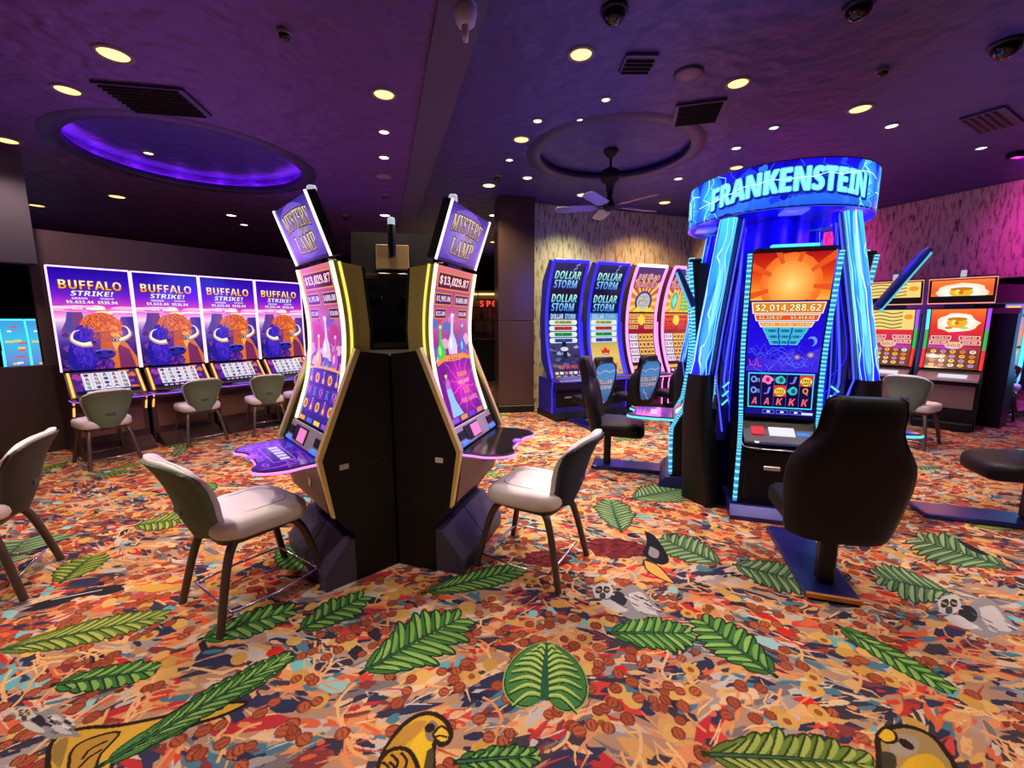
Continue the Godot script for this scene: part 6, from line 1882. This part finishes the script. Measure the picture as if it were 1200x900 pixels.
func fittings() -> void:
	# ceiling fan
	var fan := on_height(716, 183, H_RIGHT)
	var t := thing("ceiling_fan", "dark ceiling fan with five blades hanging from the round recess", "fan", Vector3(fan.x, 0.14, fan.z))
	var top := H_RIGHT + 0.07 - 0.14
	part(MB.new().lathe([Vector2(0.085, top), Vector2(0.08, top - 0.03), Vector2(0.03, top - 0.09)], 20), "canopy", M.black_metal, t)
	part(MB.new().lathe([Vector2(0.014, top - 0.08), Vector2(0.014, 3.1)], 10), "rod", M.black_metal, t)
	part(MB.new().lathe([Vector2(0.02, 3.14), Vector2(0.10, 3.10), Vector2(0.12, 3.04), Vector2(0.10, 2.98), Vector2(0.05, 2.95), Vector2(0.03, 2.80), Vector2(0.06, 2.74), Vector2(0.075, 2.70), Vector2(0.06, 2.66), Vector2(0.02, 2.64)], 24), "motor", M.black_metal, t)
	for k in 5:
		var b := Basis(Vector3.UP, TAU * k / 5 + 0.35)
		var bl := PackedVector2Array()
		for v in rrect(0.50, 0.15, 0.06, 4): bl.append(v + Vector2(0.40, 0))
		var o := part(MB.new().slab(bl, -0.006, 0.006), "blade", M.fan_blade if M.has("fan_blade") else mat("fan_blade", Color8(120, 96, 120), 0.25), t)
		o.transform = Transform3D(b * Basis(Vector3.RIGHT, 0.2), Vector3(0, 2.70, 0))
		var arm := part(MB.new().box(Vector3(0.13, 0, 0), Vector3(0.14, 0.012, 0.035), 0.004), "blade_arm", M.black_metal, t)
		arm.transform = Transform3D(b, Vector3(0, 2.70, 0))
	# vents, speakers, cameras in the ceilings
	for q in [[182, 116, H_LEFT, 0.62, 0.46, 10.0, "dark square air vent beside the purple lit recess"], [748, 73, H_RIGHT, 0.24, 0.24, 0.0, "small square speaker plate in the higher ceiling"], [818, 131, H_RIGHT, 0.42, 0.42, -15.0, "dark square air vent in front of the fan's recess"], [1162, 140, H_RIGHT, 0.62, 0.30, 30.0, "dark oblong air vent above the orange machines"]]:
		var p := on_height(q[0], q[1], q[2])
		var v := thing("air_vent", q[6], "vent", p, q[5])
		part(MB.new().slab(rrect(q[3], q[4], 0.02, 2), -0.022, -0.001), "frame", M.ring_trim, v)
		var n := int(q[4] / 0.05)
		for k in n: part(MB.new().box(Vector3(0, -0.026, -q[4] * 0.5 + 0.05 * (k + 0.5)), Vector3(q[3] * 0.86, 0.012, 0.022), 0.0, Basis(Vector3.RIGHT, 0.5)), "slat", M.black_metal, v)
	for q in [[807, 86, H_RIGHT, 0.11, "round speaker grille in the higher ceiling"], [450, 206, H_LEFT, 0.09, "pale round speaker disc in the lower ceiling"]]:
		var p := on_height(q[0], q[1], q[2])
		var v := thing("ceiling_speaker", q[4], "speaker", p)
		part(MB.new().lathe([Vector2(q[3], -0.001), Vector2(q[3], -0.012), Vector2(q[3] * 0.85, -0.016)], 28), "rim", M.ring_trim if q[3] > 0.1 else M.grey_wall, v)
		part(MB.new().lathe([Vector2(q[3] * 0.85, -0.014), Vector2(0.0, -0.02)], 28), "grille", M.dark_grey if q[3] > 0.1 else M.grey_wall, v)
	for q in [[720, 10, H_RIGHT, 0.07], [1007, 5, H_RIGHT, 0.07], [1180, 50, H_RIGHT, 0.08], [333, 36, H_LEFT, 0.035], [1035, 81, H_RIGHT, 0.035], [583, 206, H_RIGHT, 0.05], [450, 228, H_LEFT, 0.04], [405, 252, H_LEFT, 0.05]]:
		var p := on_height(q[0], q[1], q[2])
		var big: bool = q[3] > 0.06
		var v := thing("dome_camera", "glossy black dome camera on the higher ceiling" if big else "small dark sensor dome on the ceiling", "camera", p, 0, "dome cameras" if big else "small sensor domes")
		var r: float = q[3]
		part(MB.new().lathe([Vector2(r * 1.2, -0.001), Vector2(r * 1.2, -0.02), Vector2(r, -0.025)], 24), "collar", M.lamp_trim if not big else M.black_metal, v)
		part(MB.new().lathe([Vector2(r, -0.02), Vector2(r * 0.95, -0.02 - r * 0.4), Vector2(r * 0.7, -0.02 - r * 0.8), Vector2(r * 0.3, -0.02 - r), Vector2(0, -0.02 - r * 1.03)], 24), "dome", M.dome_black if M.has("dome_black") else mat("dome_black", Color8(12, 12, 16), 0.08), v)
	# grey pendant box on the ceiling border
	var pb := on_height(545, 2, H_LEFT - 0.018)
	var pd := thing("sensor_box", "grey tapered sensor box hanging from the ceiling border", "sensor", pb, 15)
	part(MB.new().lathe([Vector2(0.065, 0), Vector2(0.065, -0.03)], 4), "mount", M.sensor_grey, pd)
	part(MB.new().lathe([Vector2(0.062, -0.03), Vector2(0.068, -0.04), Vector2(0.052, -0.115), Vector2(0.036, -0.12)], 6), "body", M.sensor_grey, pd)
	part(MB.new().lathe([Vector2(0.024, -0.115), Vector2(0.013, -0.20), Vector2(0.0, -0.202)], 6), "probe", M.silver, pd)

func far_at(px: float, dist: float) -> Vector3:
	var d := px_ray(px, HORIZON)
	return Vector3(d.x, 0, d.z).normalized() * dist

func background() -> void:
	# machines seen through the opening over the half wall
	for k in 2:
		var m: Node3D = arch_machine(["teal-lit machine in the far room beyond the half wall, next to the dark column", "teal-lit machine in the far room beyond the half wall, nearer the partition"][k], far_at(16 + k * 31, 12.4 - k * 0.2), 44, M.scr_far_teal, M.neon_cyan, M.blue_body, Color8(70, 60, 130), M.neon_cyan)
		m.scale = Vector3.ONE * 0.64
	for k in 3:
		var p := far_at(20 + k * 22, 10.0)
		var t := thing("ceiling_light", "warm downlight in the far room beyond the half wall", "light", Vector3(p.x, H_LEFT, p.z), 0, "far room downlights")
		part(MB.new().lathe([Vector2(0.09, -0.001), Vector2(0.094, -0.012), Vector2(0.12, -0.008), Vector2(0.122, -0.001)], 20), "trim_ring", M.lamp_trim, t)
		part(MB.new().lathe([Vector2(0.09, -0.001), Vector2(0.0, -0.009)], 20), "light_lens", M.lamp_glow_0, t)
		var s := SpotLight3D.new()
		s.name = "spot"
		s.light_color = Color8(255, 210, 150); s.light_energy = 2.0; s.light_size = 0.09; s.spot_angle = 60; s.shadow_enabled = true
		t.add_child(s)
		s.position = Vector3(0, -0.03, 0); s.rotation_degrees = Vector3(-90, 0, 0)
	for k in 2:
		var t := thing("ceiling_light", "violet downlight in the far aisle behind the orange machines", "light", Vector3(7.9 + k * 1.2, H_RIGHT, -7.4 + k * 1.3), 0, "violet far aisle downlights")
		part(MB.new().lathe([Vector2(0.09, -0.001), Vector2(0.094, -0.012), Vector2(0.12, -0.008), Vector2(0.122, -0.001)], 20, Vector3.ZERO, false), "trim_ring", M.lamp_trim, t)
		part(MB.new().lathe([Vector2(0.09, -0.001), Vector2(0.0, -0.009)], 20), "light_lens", M.violet_lens if M.has("violet_lens") else glow("violet_lens", Color8(200, 120, 255), 2.0), t)
		var s := SpotLight3D.new()
		s.name = "spot"
		s.light_color = Color8(190, 90, 255); s.light_energy = 7.0; s.light_size = 0.09; s.spot_angle = 70; s.shadow_enabled = true
		t.add_child(s)
		s.position = Vector3(0, -0.03, 0); s.rotation_degrees = Vector3(-90, 0, 0)
	# bar beyond the pod: counter, shelves of bottles, red letters
	var bx := -0.55
	var bz := -11.6
	var bar := thing("bar_counter", "dark bar counter far behind the genie-lamp pod", "counter", Vector3(bx - 0.6, 0, bz + 0.7))
	part(MB.new().box(Vector3(0, 0.52, 0), Vector3(3.4, 1.04, 0.6), 0.01), "body", M.dark_wall, bar)
	part(MB.new().box(Vector3(0, 1.06, 0.03), Vector3(3.5, 0.05, 0.72), 0.01), "counter_top", M.dark_wood, bar)
	var sh := thing("bottle_shelf", "lit back bar shelf far behind the genie-lamp pod", "shelf", Vector3(bx - 0.6, 0, bz))
	part(MB.new().box(Vector3(0, 1.15, -0.14), Vector3(3.4, 2.3, 0.04), 0.004), "back_panel", M.bronze, sh)
	for y in [1.18, 1.52, 1.86]: part(MB.new().box(Vector3(0, y, 0), Vector3(3.4, 0.03, 0.26), 0.004), "board", M.dark_wood, sh)
	part(MB.new().box(Vector3(0, 2.2, 0.05), Vector3(3.4, 0.05, 0.1), 0.004), "shelf_light", glow("shelf_glow", Color8(255, 214, 150), 1.0), sh)
	area_light(sh, Vector3(0, 2.15, 0.2), Vector3(90, 0, 0), Vector2(3.2, 0.1), Color8(255, 214, 150), 1.2)
	for k in 12:
		var y: float = [1.195, 1.535][k % 2]
		var bt := solo(MB.new().lathe([Vector2(0.04, 0), Vector2(0.042, 0.16), Vector2(0.016, 0.21), Vector2(0.016, 0.28)], 10), "bottle", [M.champagne, M.silver, M.leg_metal][k % 3], "small bottle standing on the back bar shelf", "bottle", "bottles on the back bar")
		bt.position = Vector3(bx - 0.75 + (k / 2) * 0.24, y + 0.002, bz + 0.02)
	var sg := thing("letter_sign", "red glowing SPO letters above the far bar", "sign", Vector3(bx - 0.22, 0, bz + 0.5))
	var cxs := 0.0
	for ch in ["S", "P", "O"]:
		var tm := TextMesh.new()
		tm.text = ch
		tm.font = fonts["Droid Sans"]
		tm.font_size = 64
		tm.pixel_size = 0.0032
		tm.depth = 0.04
		var o := part(tm, "sign_letter", M.sign_red if M.has("sign_red") else glow("sign_red", Color8(255, 60, 60), 1.6), sg)
		o.position = Vector3(cxs, 1.93, 0)
		cxs += 0.165
	part(MB.new().box(Vector3(0.16, 2.04, -0.02), Vector3(0.6, 0.03, 0.03), 0.004), "sign_rail", M.black_metal, sg)
	for sx in [-0.1, 0.42]: part(MB.new().box(Vector3(sx, 2.72, -0.02), Vector3(0.02, 1.36, 0.02)), "hanger", M.black_metal, sg)
	for k in 5:
		var p := Vector3(-0.9 + k * 0.22, H_RIGHT, -9.0 - k * 0.9)
		var t := thing("ceiling_light", "pale downlight in the ceiling over the far bar", "light", p, 0, "far bar downlights")
		part(MB.new().lathe([Vector2(0.07, -0.001), Vector2(0.0, -0.009)], 16), "light_lens", M.lamp_glow_0, t)
